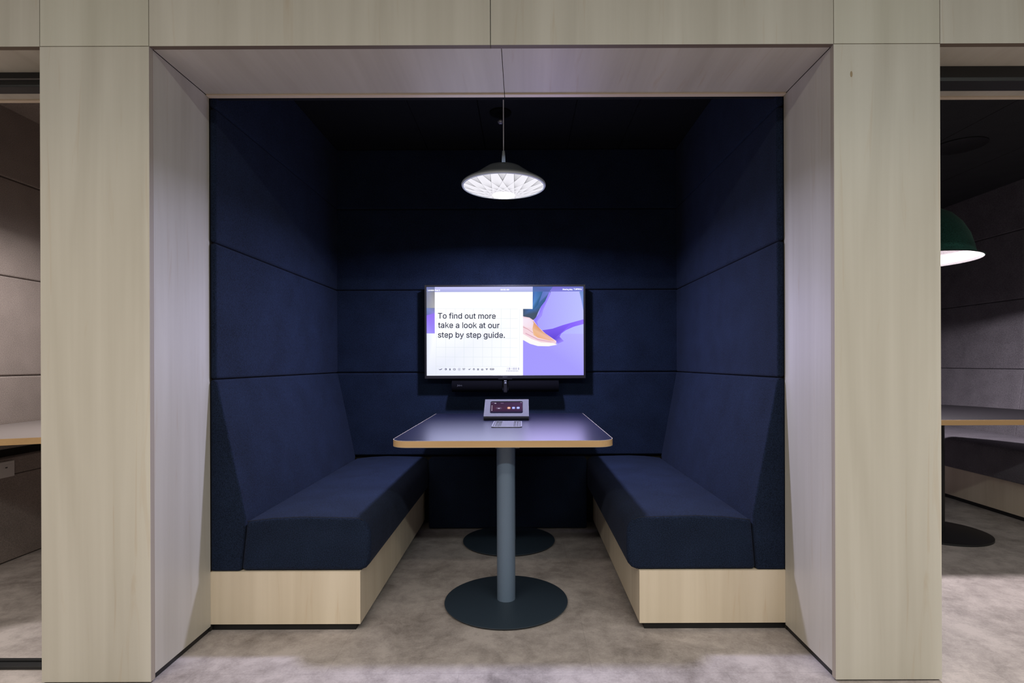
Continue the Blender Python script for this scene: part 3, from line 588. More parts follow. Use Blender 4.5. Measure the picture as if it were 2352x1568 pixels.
'm': (610, [124,-10,43,-10,43,389,122,389,122,285,93,285,109,328,125,352,145,371,168,385,193,393,219,396,261,389,294,368,318,336,335,285,298,285,313,325,330,350,351,369,377,384,405,393,437,396,471,392,502,381,529,361,550,333,563,298,567,256,567,-10,486,-10,486,253,480,285,466,305,444,316,418,320,397,318,379,311,365,300,354,285,348,268,345,247,345,-10,264,-10,264,259,259,285,246,304,225,316,199,320,180,318,162,311,147,300,135,284,127,264,124,237], [10,12,11,21,23,22,9,12,10,20,23,21,20,24,23,1,5,2,5,3,2,5,6,3,6,4,3,9,13,12,8,13,9,19,24,20,19,25,24,7,13,8,18,25,19,7,14,13,18,26,25,6,14,7,17,26,18,6,17,14,17,15,14,17,35,26,35,34,26,34,27,26,4,50,6,50,49,6,49,48,6,48,17,6,48,47,17,47,16,17,15,37,17,37,36,17,36,35,17,33,27,34,46,16,47,4,51,50,15,38,37,32,27,33,45,16,46,15,39,38,4,52,51,32,28,27,15,40,39,1,4,5,1,53,4,53,52,4,31,28,32,45,15,16,45,40,15,44,40,45,44,41,40,1,54,53,43,41,44,31,29,28,30,29,31,43,42,41,1,0,54]),
'n': (410, [135,278,127,255,124,226,124,-10,43,-10,43,389,122,389,122,277,87,277,115,338,146,370,184,389,227,395,266,390,300,377,328,356,350,325,363,287,367,241,367,-10,286,-10,286,235,281,271,265,297,242,313,210,319,186,316,166,308,148,296], [11,13,12,11,14,13,4,8,5,8,6,5,8,9,6,9,7,6,10,14,11,10,15,14,9,15,10,9,16,15,7,27,9,27,26,9,26,25,9,25,16,9,25,24,16,24,17,16,23,17,24,7,28,27,22,17,23,7,0,28,22,18,17,7,1,0,4,7,8,4,1,7,21,18,22,4,2,1,21,19,18,20,19,21,4,3,2]),
'o': (416, [304,8,259,-12,207,-18,156,-12,111,8,75,39,47,81,30,130,24,187,30,245,47,296,75,337,111,368,156,388,207,395,259,388,304,368,341,337,368,295,385,245,391,187,385,131,368,81,341,39,151,74,176,61,207,57,239,61,264,74,284,94,298,121,306,153,309,187,306,223,298,254,284,281,264,302,239,315,207,320,176,315,151,302,132,282,118,255,109,223,106,187,109,153,118,121,132,94], [13,15,14,13,16,15,12,16,13,12,17,16,11,17,12,11,38,17,38,37,17,37,18,17,10,39,11,39,38,11,10,40,39,36,18,37,10,41,40,35,18,36,9,41,10,35,19,18,9,42,41,34,19,35,9,43,42,33,19,34,8,43,9,33,20,19,8,44,43,32,20,33,8,45,44,31,20,32,31,21,20,7,45,8,7,46,45,30,21,31,30,22,21,6,46,7,29,22,30,6,47,46,28,22,29,6,24,47,28,23,22,5,24,6,27,23,28,5,25,24,26,23,27,5,26,25,5,23,26,4,23,5,4,0,23,3,0,4,3,1,0,2,1,3]),
'p': (425, [124,-153,43,-153,43,389,122,389,122,329,113,329,118,337,130,352,146,368,167,382,195,391,229,394,277,388,318,369,353,338,379,297,395,247,400,189,395,131,379,80,353,39,319,8,277,-12,230,-18,196,-15,168,-5,147,9,130,25,119,40,113,49,124,49,168,73,191,61,220,57,249,61,273,74,292,94,306,120,315,153,318,189,315,226,307,257,293,284,274,303,250,316,220,320,191,316,167,304,148,285,134,259,126,227,123,189,126,151,134,119,149,92], [10,12,11,9,12,10,1,5,2,5,3,2,5,6,3,6,4,3,9,13,12,8,13,9,8,14,13,7,14,8,6,14,7,6,15,14,4,45,6,45,44,6,44,15,6,1,4,5,1,50,4,50,49,4,49,48,4,48,47,4,47,46,4,46,45,4,43,15,44,42,15,43,42,16,15,41,16,42,40,16,41,40,17,16,1,51,50,39,17,40,1,52,51,38,17,39,38,18,17,37,18,38,1,53,52,37,19,18,36,19,37,1,29,53,29,54,53,35,19,36,29,31,54,35,20,19,34,20,35,29,32,31,33,20,34,29,33,32,29,30,33,30,20,33,1,28,29,0,27,30,27,20,30,1,27,28,27,21,20,1,0,27,26,21,27,25,21,26,25,22,21,24,22,25,24,23,22]),
'r': (260, [124,-10,43,-10,43,389,122,389,122,331,110,331,122,353,147,376,178,390,212,395,221,395,230,394,238,394,253,393,253,310,237,313,229,314,218,315,207,316,184,313,164,306,147,294,134,278,126,259,124,236], [8,10,9,8,11,10,8,12,11,8,13,12,8,14,13,7,14,8,1,5,2,5,3,2,5,4,3,6,14,7,5,15,6,15,14,6,1,23,5,23,22,5,22,21,5,21,20,5,20,19,5,19,18,5,18,17,5,17,16,5,16,15,5,1,24,23,1,0,24]),
's': (365, [264,-3,225,-14,182,-18,143,-15,109,-6,79,10,54,31,36,59,23,102,100,118,114,85,130,69,152,59,181,55,214,59,239,71,253,86,258,103,255,117,247,128,232,138,209,145,146,160,100,177,65,201,44,234,37,274,42,308,57,337,80,362,111,380,147,391,187,394,225,391,258,382,285,366,307,346,323,321,338,283,262,266,250,292,236,308,216,319,187,322,159,319,137,309,123,294,119,277,122,262,131,251,148,241,174,233,232,219,279,203,314,178,334,146,341,107,336,72,321,41,296,16], [31,33,32,31,34,33,30,34,31,30,35,34,29,35,30,29,36,35,28,36,29,28,37,36,27,43,28,43,37,28,27,44,43,42,37,43,42,38,37,27,45,44,41,38,42,27,46,45,40,38,41,26,46,27,26,47,46,39,38,40,26,48,47,25,48,26,25,49,48,25,50,49,25,51,50,24,51,25,24,52,51,24,53,52,24,54,53,23,54,24,23,55,54,22,55,23,21,55,22,21,56,55,20,56,21,19,56,20,18,56,19,8,10,9,17,56,18,17,57,56,16,57,17,7,10,8,15,57,16,7,11,10,15,58,57,14,58,15,7,12,11,13,58,14,6,12,7,6,13,12,6,58,13,6,59,58,5,59,6,5,0,59,4,0,5,4,1,0,3,1,4,3,2,1]),
't': (228, [-4,389,214,389,214,317,-4,317,55,92,55,481,136,481,136,98,138,79,144,68,153,62,171,60,176,60,184,61,192,62,210,65,225,-5,205,-11,193,-13,181,-14,168,-14,121,-7,85,14,62,48], [4,6,5,4,7,6,3,1,0,3,2,1,4,8,7,23,8,4,23,9,8,23,10,9,14,16,15,23,11,10,13,16,14,12,16,13,11,16,12,23,16,11,22,16,23,21,16,22,21,17,16,20,17,21,20,18,17,20,19,18]),
'u': (410, [263,9,225,-9,182,-15,144,-11,110,2,82,24,60,54,47,93,43,138,43,389,124,389,124,145,129,108,144,82,168,66,200,60,224,63,244,71,261,84,274,102,283,125,286,153,286,389,367,389,367,-10,288,-10,288,102,323,102,294,41], [8,10,9,8,11,10,21,23,22,21,27,23,27,24,23,20,27,21,8,12,11,7,12,8,19,26,20,26,27,20,7,13,12,19,25,26,28,24,27,18,25,19,6,13,7,17,25,18,6,14,13,16,25,17,6,15,14,15,25,16,6,0,15,0,25,15,5,0,6,0,24,28,4,0,5,4,1,0,25,24,0,3,1,4,3,2,1]),
'y': (390, [63,-153,52,-151,35,-145,54,-74,73,-78,89,-80,102,-79,113,-75,123,-67,132,-53,141,-32,152,-2,3,389,91,389,175,158,186,124,196,89,206,56,219,11,170,11,184,56,193,90,203,124,215,158,298,389,386,389,213,-62,200,-90,184,-114,165,-132,143,-145,119,-153,92,-155,76,-155], [11,13,12,11,14,13,23,25,24,23,18,25,18,26,25,11,15,14,22,18,23,21,16,22,16,18,22,11,21,15,21,16,15,11,20,21,17,18,16,11,19,20,11,18,19,11,26,18,10,26,11,9,26,10,8,26,9,8,27,26,7,27,8,2,4,3,6,27,7,2,5,4,5,27,6,2,27,5,2,28,27,2,29,28,2,30,29,2,31,30,1,31,2,0,31,1,0,32,31,33,32,0]),
' ': (187, [], [])}

def words(s, x0, x1, base, col, height=None, bold=0.0):
    v, f, x = [], [], 0
    for ch in s:
        if ch not in GLYPHS: v, f = textgeo(s, 1.0, bold); break
        adv, p, t = GLYPHS[ch]; n = len(v)
        v += [(x + p[i], p[i + 1]) for i in range(0, len(p), 2)]
        f += [(t[i] + n, t[i + 1] + n, t[i + 2] + n) for i in range(0, len(t), 3)]
        x += adv
    a, b = min(p[0] for p in v), max(p[0] for p in v); k = (x1 - x0) / (b - a)
    return ([(x0 + (p[0] - a) * k, base - p[1] * k) for p in v], f, col)

# ================================================================= TELEVISION
YT = 3.53
def PX(x, y, d): return Vector(((x - CX) * d / F, d, H - (y - CY) * d / F))
# roll of the photograph undone, so that the set hangs level
def unroll(x, y):
    a = .0034; dx, dy = x - CX, y - CY
    return CX + dx * math.cos(a) - dy * math.sin(a), CY + dx * math.sin(a) + dy * math.cos(a)
x0, y0 = unroll(979.6, 659.0); x1, y1 = unroll(1340.6, 861.2)
SA, SB = PX(x0, y0, YT), PX(x1, y1, YT)          # top-left and bottom-right of the lit picture
tv = empty('television', ((SA.x + SB.x) / 2, YW, (SA.z + SB.z) / 2), 'wall-hung television with a white and purple picture', 'television')
bz = .0125; bb = .020
hs = box('housing', (SA.x - bz, SB.x + bz, YT + .003, YT + .045, SB.z - bb, SA.z + bz), M['bezel'], tv, .004)
o4 = [(SA.x - bz, SA.z + bz), (SB.x + bz, SA.z + bz), (SB.x + bz, SB.z - bb), (SA.x - bz, SB.z - bb)]
i4 = [(SA.x, SA.z), (SB.x, SA.z), (SB.x, SB.z), (SA.x, SB.z)]
V = [(x, YT - .004, z) for x, z in o4] + [(x, YT + .003, z) for x, z in o4] + [(x, YT - .004, z) for x, z in i4] + [(x, YT + .003, z) for x, z in i4]
Fc = []
for k in range(4):
    j = (k + 1) % 4
    Fc += [(k, j, 8 + j, 8 + k), (k, 4 + k, 4 + j, j), (8 + k, 8 + j, 12 + j, 12 + k), (4 + k, 12 + k, 12 + j, 4 + j)]
bezel = obj('bezel', V, Fc, M['bezel'], tv); soft(bezel, .0012, 2)
box('wall_bracket', (tv.location.x - .2, tv.location.x + .2, YT + .044, YW + .002, tv.location.z - .1, tv.location.z + .1), M['blackmetal'], tv)
box('logo_lip', (tv.location.x - .045, tv.location.x + .045, YT - .003, YT + .02, SB.z - bb - .005, SB.z - bb + .001), M['bezel'], tv, .001)
sg, sf = textgeo('SONY', 1.0, .01)
w = max(p[0] for p in sg)
obj('lettering', [(tv.location.x - .0105 + (p[0] / w) * .034 - .006, YT - .0046, SB.z - .0135 + p[1] / w * .034 * .9) for p in sg], sf, M['lettering'], bezel)

def tvw(p):
    """Pixel of the enlarged photograph (5.6x) to a point of the display."""
    X, Y = p
    v0 = (Y - 101) / 1138.0; u = (X - (162 + 13 * v0)) / (2182 - 162 - 3 * v0)
    v = (Y - (108 - 13 * u)) / (1139 - 4 * u)
    u = min(max(u, 0), 1); v = min(max(v, 0), 1)
    return Vector((SA.x + (SB.x - SA.x) * u, YT + .0025, SA.z + (SB.z - SA.z) * v))
pic = Picture(tvw, (0, -1, 0))
L = lin
WH = tuple(c * SCREEN_WHITE for c in L(250, 252, 255))
WB = tuple(c * SCREEN_WHITE * .9 for c in L(236, 240, 255))
lav, lav2, lav3 = L(186, 182, 255), L(166, 154, 255), L(190, 194, 255)
S = []
S.append(poly([(1400, 90), (2200, 80), (2200, 700), (1400, 700)], [lav2, lav3, lav3, lav2]))
S.append(poly([(1400, 700), (2200, 700), (2200, 1260), (1400, 1260)], [lav2, lav, L(168, 160, 255), L(166, 156, 255)]))
teal, teal2, teal3 = L(72, 112, 178), L(56, 96, 140), L(70, 84, 104)
S.append(poly([(1525, 90), (1810, 90), (1740, 200), (1690, 290), (1640, 350), (1600, 430), (1572, 500), (1540, 525), (1400, 475), (1400, 380), (1525, 380)],
              [teal, L(120, 130, 215), L(70, 100, 140), teal2, teal2, teal3, teal3, L(84, 86, 96), L(75, 90, 110), teal3, teal]))
S.append(poly([(1560, 160), (1660, 160), (1600, 330), (1530, 410), (1530, 330)], [L(76, 120, 190), L(60, 100, 150), L(50, 96, 150), L(60, 104, 150), L(88, 140, 210)]))
S.append(poly([(2130, 160), (2200, 150), (2200, 400), (2160, 280)], [L(120, 150, 210), L(110, 140, 200), L(130, 150, 230), L(140, 160, 230)]))
edge1, edge2 = L(146, 126, 255), L(160, 142, 255)
S.append(poly([(1745, 165), (1690, 285), (1640, 350), (1610, 450), (1550, 520), (1560, 560), (1612, 640), (1590, 545), (1650, 470), (1665, 400), (1700, 320), (1765, 180)],
              [edge2, edge1, edge1, edge1, edge1, edge1, edge2, edge2, edge2, edge2, edge2, edge2]))
sh1, sh2 = L(122, 92, 240), L(138, 104, 255)
S.append(poly([(1640, 660), (1790, 636), (1920, 590), (2040, 555), (2200, 515), (2200, 575), (2060, 610), (1960, 655), (1900, 700), (1880, 740), (1935, 795), (1860, 828), (1800, 775)],
              [sh1, sh1, sh2, sh2, L(150, 118, 255), L(150, 118, 255), sh2, sh2, L(140, 112, 255), sh1, L(160, 140, 255), L(150, 130, 255), L(100, 74, 215)]))
S.append(poly([(1400, 480), (1490, 495), (1540, 528), (1600, 610), (1700, 700), (1840, 795), (1830, 835), (1720, 860), (1600, 856), (1520, 836), (1400, 776)], L(246, 216, 226)))
S.append(poly([(1400, 700), (1520, 770), (1640, 812), (1800, 822), (1850, 842), (1740, 862), (1600, 860), (1500, 832), (1400, 778)], L(255, 252, 250)))
S.append(poly([(1538, 540), (1600, 610), (1660, 672), (1750, 738), (1820, 795), (1740, 788), (1600, 752), (1545, 720), (1530, 640)],
              [L(226, 160, 120), L(224, 156, 110), L(220, 160, 130), L(226, 168, 140), L(240, 190, 180), L(240, 185, 150), L(240, 180, 130), L(242, 196, 160), L(240, 190, 150)]))
S.append(poly([(1400, 500), (1490, 508), (1545, 560), (1530, 636), (1460, 622), (1400, 590)], [L(250, 236, 250), L(246, 230, 246), L(236, 214, 240), L(246, 222, 232), L(248, 226, 236), L(250, 234, 246)]))
S.append(poly([(1400, 606), (1470, 640), (1540, 690), (1538, 696), (1470, 648), (1400, 616)], L(214, 160, 170)))
S.append(poly([(1440, 690), (1600, 770), (1760, 800), (1830, 806), (1760, 808), (1600, 782), (1440, 702)], L(222, 170, 190)))
panel_pic = pic.lay('screen', tv, S)
S = []
S.append(poly([(266, 90), (1530, 90), (1530, 384), (1407, 384), (1412, 1260), (150, 1260), (150, 704), (272, 704)], [WH, WH, WH, WH, WH, WB, WB, WH]))
S.append(poly([(150, 90), (268, 90), (270, 376), (150, 376)], [L(128, 134, 168), L(134, 132, 140), L(176, 174, 176), L(150, 152, 168)]))
S.append(poly([(150, 376), (270, 376), (270, 450), (150, 480)], [L(122, 140, 190), L(124, 128, 170), L(140, 132, 220), L(110, 120, 180)]))
S.append(poly([(150, 472), (270, 442), (273, 704), (150, 704)], [L(150, 118, 246), L(150, 116, 240), L(160, 142, 250), L(168, 156, 255)]))
S.append(poly([(150, 85), (268, 85), (268, 172), (150, 172)], [L(120, 128, 190), L(118, 126, 172), L(128, 132, 150), L(140, 146, 190)]))
S.append(poly([(268, 85), (1530, 80), (1530, 165), (268, 172)], [L(206, 206, 255), L(202, 204, 255), L(178, 184, 232), L(168, 172, 226)]))
S.append(poly([(1530, 80), (1790, 80), (1745, 162), (1530, 163)], [L(84, 106, 172), L(96, 112, 190), L(88, 100, 170), L(84, 118, 178)]))
S.append(poly([(1790, 80), (2200, 80), (2200, 157), (1745, 162)], [L(122, 112, 214), L(112, 122, 196), L(126, 136, 214), L(132, 124, 222)]))
pic.lay('window_layout', panel_pic, S)
GR = tuple(c * SCREEN_WHITE for c in L(214, 222, 226))
S = []
for x in (292, 412, 532, 648, 768, 888, 1008, 1126, 1244, 1364): S.append(rect(x, 384 if x > 300 else 500, x + 3, 1122 if x > 300 else 1240, GR))
for y in (384, 508, 632, 760, 880, 1003, 1124): S.append(rect(292, y, 1340, y + 3, GR))
pic.lay('grid_lines', panel_pic, S)
INK = L(40, 42, 66)
for sh in (words('To find out more', 312, 1056, 512, INK), words('take a look at our', 314, 1106, 632, INK), words('step by step guide.', 314, 1176, 756, INK)): pic.lay('message_line', panel_pic, [sh])
WT = tuple(c * 1.5 for c in (1, 1, 1))
for sh in (words('London Pod 2', 180, 336, 158, WT, bold=.01), words('10:32 AM', 1118, 1226, 147, WT, bold=.01),
                               words('Sharing Key', 1914, 2044, 141, WT, bold=.01), words('TJMWAJ', 2058, 2162, 138, WT, bold=.03)): pic.lay('bar_text', panel_pic, [sh])
S = []
I2 = L(74, 74, 112)
S.append(poly([(326, 1162), (346, 1166), (362, 1158), (376, 1154), (364, 1168), (346, 1174), (334, 1170)], I2))
S.append(annulus(418, 1163, 13, 13, 5, I2)); S.append(poly([(418, 1152), (434, 1160), (424, 1164), (432, 1172), (418, 1168)], I2))
S.append(poly([(472, 1148), (480, 1160), (483, 1176), (476, 1178), (474, 1162), (470, 1178), (463, 1176), (466, 1160)], I2))
S.append(annulus(530, 1164, 18, 13, 4, I2)); S.append(annulus(530, 1164, 9, 12, 3, I2))
S.append(annulus(593, 1164, 17, 17, 2.5, L(110, 110, 150))); S.append(poly([(590, 1156), (600, 1164), (590, 1172), (586, 1164)], L(120, 120, 160)))
S.append(words('M', 638, 666, 1174, I2, bold=.05))
S.append(poly([(700, 1172), (712, 1164), (716, 1154), (722, 1164), (740, 1146), (732, 1164), (720, 1172), (712, 1166)], I2))
S.append(annulus(780, 1164, 14, 9, 4, I2)); S.append(annulus(780, 1157, 8, 9, 4, I2))
for dx in (0, 12):
    for dy in (0, 12): S.append(rect(823 + dx, 1152 + dy, 833 + dx, 1162 + dy, I2))
S.append(poly([(873, 1154), (880, 1160), (888, 1152), (896, 1160), (903, 1154), (900, 1174), (876, 1174)], I2)); S.append(rect(882, 1162, 895, 1168, WH))
S.append(poly([(932, 1150), (943, 1152), (946, 1158), (950, 1152), (960, 1150), (958, 1160), (950, 1162), (948, 1174), (943, 1174), (942, 1162), (934, 1160)], I2))
S.append(poly(rrect(986, 1040, 1148, 1170, 7, 4), I2)); S.append(poly(rrect(992, 1034, 1153, 1165, 4, 4), WH)); S.append(words('Code', 996, 1030, 1165, I2, bold=.03))
pic.lay('logo_row', panel_pic, S)
S = []
bc = L(170, 168, 206)
x = 1210
for wd, gap in ((4, 16), (8, 3), (6, 16), (3, 8), (3, 8), (4, 4), (8, 10), (4, 4), (8, 18), (5, 3), (8, 0)):
    S.append(rect(x, 1138, x + wd, 1166, bc)); x += wd + gap
for k in range(14): S.append(rect(1198 + k * 11.2, 1176, 1198 + k * 11.2 + (5 if k == 1 else 7), 1186, bc))
pic.lay('bar_code', panel_pic, S)

# fill lights added at the screen to tint the jambs lilac, one per half
for a_, b_, c_, w_ in ((SA.x, SA.x + (SB.x - SA.x) * .6, (.56, .57, 1.0), 2.8), (SA.x + (SB.x - SA.x) * .62, SB.x, (.60, .53, 1.0), 2.9)):
    l = bpy.data.lights.new('television_fill_light', 'AREA'); l.shape = 'RECTANGLE'; l.size = b_ - a_; l.size_y = SA.z - SB.z; l.energy = w_; l.color = c_
    o = bpy.data.objects.new('television_fill_light', l); COL.objects.link(o); o.parent = tv
    o.rotation_euler = (math.radians(-90), 0, 0); o.location = Vector(((a_ + b_) / 2, YT - .012, (SA.z + SB.z) / 2)) - origin_of(tv)

# ================================================================= SOUND BAR
sx0, sx1 = (1038 - CX) * YT / F, (1283 - CX) * YT / F
sz0, sz1 = H - (899.5 - CY) * YT / F, H - (873.5 - CY) * YT / F
sm = (sx0 + sx1) / 2; cx_ = (1161 - CX) * YT / F
sb = empty('sound_bar', (sm, YW, (sz0 + sz1) / 2), 'slim black conference sound bar under the television', 'sound bar')
prof = []
yc, rr = YT + .008, (sz1 - sz0) / 2
zc = (sz0 + sz1) / 2
for k in range(17):
    a = math.radians(90 + 180 * k / 16); prof.append((yc + rr * .8 * math.cos(a), zc + rr * math.sin(a)))
prof += [(yc + .03, zc - rr), (yc + .03, zc + rr)]
for a_, b_ in ((sx0, cx_ - .021), (cx_ + .019, sx1)):
    v, f = prismgeo(prof, 'X', a_, b_); o = obj('speaker_grille', v, f, M['mesh'], sb, True); o.data.set_sharp_from_angle(angle=math.radians(50))
box('back_body', (sx0 + .002, sx1 - .002, yc + .0305, YW + .002, zc - rr * .8, zc + rr * .8), M['bezel'], sb)
cm = box('camera', (cx_ - .013, cx_ + .012, YT - .026, yc + .03, zc - rr - .004, zc + rr + .002), M['bezel'], sb, .006)
o = lathe('lens', [(0, .004), (.004, .004), (.0065, .0025), (.0075, 0)], (0, 0, 0), M['glass'], None, 20)
for v in o.data.vertices: x, y, z = v.co; v.co = (x, -z, y)
o.parent = cm; o.location = Vector((cx_, YT - .026, zc + rr * .55)) - origin_of(cm)
v, f = textgeo('Jabra', .016, .0)
obj('lettering', [(sx0 + .036 + p[0], YT + .008 - rr * .8 - .0012, zc + .002 + p[1]) for p in v], f, M['lettering'], sb)

# ================================================================= TABLET ON ITS STAND
tcx = -.0915
A_ = Vector((tcx, 3.06, .7625)); B_ = Vector((tcx, 3.205, .8475))          # bottom and top of the tilted face
ud = (B_ - A_).normalized(); nrm = Vector((1, 0, 0)).cross(ud); nrm = nrm if nrm.y < 0 else -nrm
hgt = (B_ - A_).length; wid = .2535
tbl = empty('control_tablet', (tcx, 3.1, TZ), 'tilted touch tablet in a silver stand at the wall end of the table', 'tablet')
def tp(x, s, d=0.0): return A_ + Vector((1, 0, 0)) * x + ud * s + nrm * d
def tilted(name, outline, d0, d1, m, parent):
    n = len(outline)
    v = [tuple(tp(x, s, d0)) for x, s in outline] + [tuple(tp(x, s, d1)) for x, s in outline]
    f = [tuple(range(n))[::-1], tuple(range(n, 2 * n))] + [(i, (i + 1) % n, n + (i + 1) % n, n + i) for i in range(n)]
    return obj(name, v, f, m, parent)
o_ = rrect(-wid / 2, wid / 2, 0, hgt, .001, 4); i_ = rrect(-.094, .093, .029, hgt - .020, .011, 4)
n = len(o_)
V = [tuple(tp(x, s, 0)) for x, s in o_] + [tuple(tp(x, s, -.012)) for x, s in o_] + [tuple(tp(x, s, 0)) for x, s in i_] + [tuple(tp(x, s, -.006)) for x, s in i_]
Fc = []
for k in range(n):
    j = (k + 1) % n
    Fc += [(k, j, 2 * n + j, 2 * n + k), (k, n + k, n + j, j), (2 * n + k, 2 * n + j, 3 * n + j, 3 * n + k)]
Fc.append(tuple(range(n, 2 * n)))
obj('frame', V, Fc, M['silver'], tbl)
scr = tilted('screen', rrect(-.0945, .0935, .0285, hgt - .0195, .011, 4), -.0045, -.006, M['bezel'], tbl)
yb = 3.06
v, f = prismgeo([(3.062, TZ + .0005), (3.058, TZ + .006), tuple((A_ - nrm * .0125)[1:]), tuple((B_ - nrm * .0125 - ud * .004)[1:]), (3.225, TZ + .0005)], 'X', tcx - wid / 2 + .001, tcx + wid / 2 - .001)
obj('stand', v, f, mat('matt_black_stand', (.004, .004, .005), .9, spec=.05), tbl)
def tbw(p):
    """Pixel of the enlarged photograph (13.8x) to a point of the tilted screen."""
    v0 = (p[1] - 236) / (812 - 236.); xl = 466 - 38 * v0; xr = 1838 + 30 * v0
    u = (p[0] - xl) / (xr - xl)
    sv = v0 * 3.06 / (3.205 + (3.06 - 3.205) * v0) if False else v0
    return tp((u - .5) * wid, hgt * (1 - sv), -.0043)
tp_ = Picture(tbw, nrm)
bg0, bg1, bg2, bg3 = L(70, 48, 78), L(74, 52, 88), L(46, 38, 62), L(30, 34, 58)
S = [poly([(640, 316), (1650, 316), (1655, 520), (640, 520)], [L(56, 40, 64), bg1, L(78, 52, 82), L(74, 44, 66)]),
     poly([(640, 520), (1655, 520), (1660, 640), (640, 640)], [L(74, 44, 66), L(78, 52, 82), L(58, 42, 74), L(60, 40, 66)]),
     poly([(640, 640), (1660, 640), (1665, 706), (640, 706)], [bg2, bg2, bg3, bg3])]
wp = tp_.lay('wallpaper', scr, S)
S = []
gw, gp = L(222, 214, 240), L(120, 96, 132)
for y in (446, 496, 546, 594): S.append(poly([(668, y + 10), (684, y - 16), (706, y + 10)], gw))
S += [rect(664, 330, 756, 344, gp), rect(764, 346, 818, 370, L(200, 190, 214)), rect(960, 348, 1050, 366, L(126, 104, 136)), rect(1580, 328, 1632, 342, L(170, 156, 190))]
S += [poly(rrect(816, 1000, 524, 552, 8, 4), L(94, 76, 108)), rect(820, 500, 985, 512, L(104, 86, 114)), rect(872, 528, 938, 546, gw)]
for cx2, c1 in ((1224, L(236, 164, 130)), (1370, L(150, 168, 255)), (1516, L(156, 178, 255))):
    S += [poly(rrect(cx2 - 50, cx2 + 50, 486, 554, 30, 6), c1), rect(cx2 - 22, 508, cx2 + 22, 530, L(252, 236, 240)), rect(cx2 - 50, 560, cx2 + 52, 566, L(120, 96, 130))]
S.append(rect(1000, 706, 1286, 720, L(230, 230, 250)))
for sh in S: tp_.lay('screen_icon', wp, [sh])

# ================================================================= PENDANT LAMP
def diffuser_mat():
    """Pleated white diffuser: crossed straight folds tangent to the centre disc, glowing."""
    m = bpy.data.materials.new('pleated_glowing_diffuser'); m.use_nodes = True; t = m.node_tree; t.nodes.clear()
    N = lambda k: t.nodes.new(k)
    def math_(op, a, b=None, c=None):
        n = N('ShaderNodeMath'); n.operation = op
        for i, q in enumerate((a, b, c)):
            if q is None: continue
            if isinstance(q, (int, float)): n.inputs[i].default_value = q
            else: t.links.new(q, n.inputs[i])
        return n.outputs[0]
    tc = N('ShaderNodeTexCoord'); sp_ = N('ShaderNodeSeparateXYZ'); t.links.new(tc.outputs['Object'], sp_.inputs[0])
    x, y = sp_.outputs[0], sp_.outputs[1]
    r = math_('SQRT', math_('ADD', math_('MULTIPLY', x, x), math_('MULTIPLY', y, y)))
    th = math_('ARCTAN2', y, x)
    al = math_('ARCCOSINE', math_('MINIMUM', math_('DIVIDE', .056, math_('MAXIMUM', r, .0561)), 1.0))
    k = 16 / (2 * math.pi)
    f1 = math_('FRACT', math_('MULTIPLY', math_('ADD', th, al), k)); f2 = math_('FRACT', math_('MULTIPLY', math_('SUBTRACT', th, al), k))
    l1 = math_('LESS_THAN', f1, .05); l2 = math_('GREATER_THAN', f2, .95)
    sh = math_('MULTIPLY', math_('POWER', math_('SUBTRACT', 1.0, f1), 2.2), math_('POWER', f2, 1.2))
    val = math_('SUBTRACT', 1.0, math_('MULTIPLY', sh, .62))
    val = math_('SUBTRACT', val, math_('MULTIPLY', math_('MAXIMUM', l1, l2), .30))
    em = N('ShaderNodeEmission'); em.inputs[0].default_value = (.95, .93, 1.0, 1)
    t.links.new(math_('MULTIPLY', val, 0.98), em.inputs[1])
    o = N('ShaderNodeOutputMaterial'); t.links.new(em.outputs[0], o.inputs[0]); return m
DIFF = diffuser_mat(); LED = emit('led_disc', (.62, .70, 1.0), PENDANT_LED)
def pendant(x, y, z, label, ceil, led, watts, col):
    r = empty('pendant_lamp', (x, y, z), label, 'pendant lamp')
    c = (x, y, z)
    lathe('shade', [(.020, .1035), (.060, .102), (.092, .090), (.120, .070), (.155, .045), (.200, .019), (.2135, .010), (.2165, .003), (.2135, -.004), (.206, -.006), (.2045, -.001), (.15, .030), (.02, .095)], c, M['lampgrey'], r, 96, True)
    lathe('diffuser', [(.2043, -.0015), (.16, -.018), (.11, -.034), (.058, -.0475)], c, DIFF, r, 96)
    lathe('light_disc', [(.058, -.0476), (.05, -.0495), (0, -.0500)], c, led, r, 48)
    lathe('stem', [(0, .103), (.0105, .103), (.0088, .150), (.0068, .178), (.005, .182), (0, .182)], c, M['lampgrey'], r, 24)
    lathe('cable', [(.003, .182), (.003, ceil - z)], c, M['cable'], r, 10)
    lathe('ceiling_rose', [(0, ceil - z), (.05, ceil - z), (.05, ceil - z - .025), (0, ceil - z - .03)], c, M['lampgrey'], r, 32)
    l = bpy.data.lights.new('pendant_light', 'AREA'); l.shape = 'DISK'; l.size = .11; l.energy = watts; l.color = col; l.spread = math.radians(168)
    o = bpy.data.objects.new('pendant_light', l); COL.objects.link(o); o.parent = r; o.location = (0, 0, -.052)
    return r
pendant(-.0935, 2.82, 1.968, 'glowing pleated disc pendant lamp over the navy table', ZC, LED, 34, (.64, .66, 1.0))
pendant(-2.12, 2.75, 1.93, 'disc pendant lamp inside the grey-brown pod, behind the left plywood column', ZC - .016, emit('led_disc_pod', (1.0, .95, .95), 110), 12, (1.0, .95, .93))

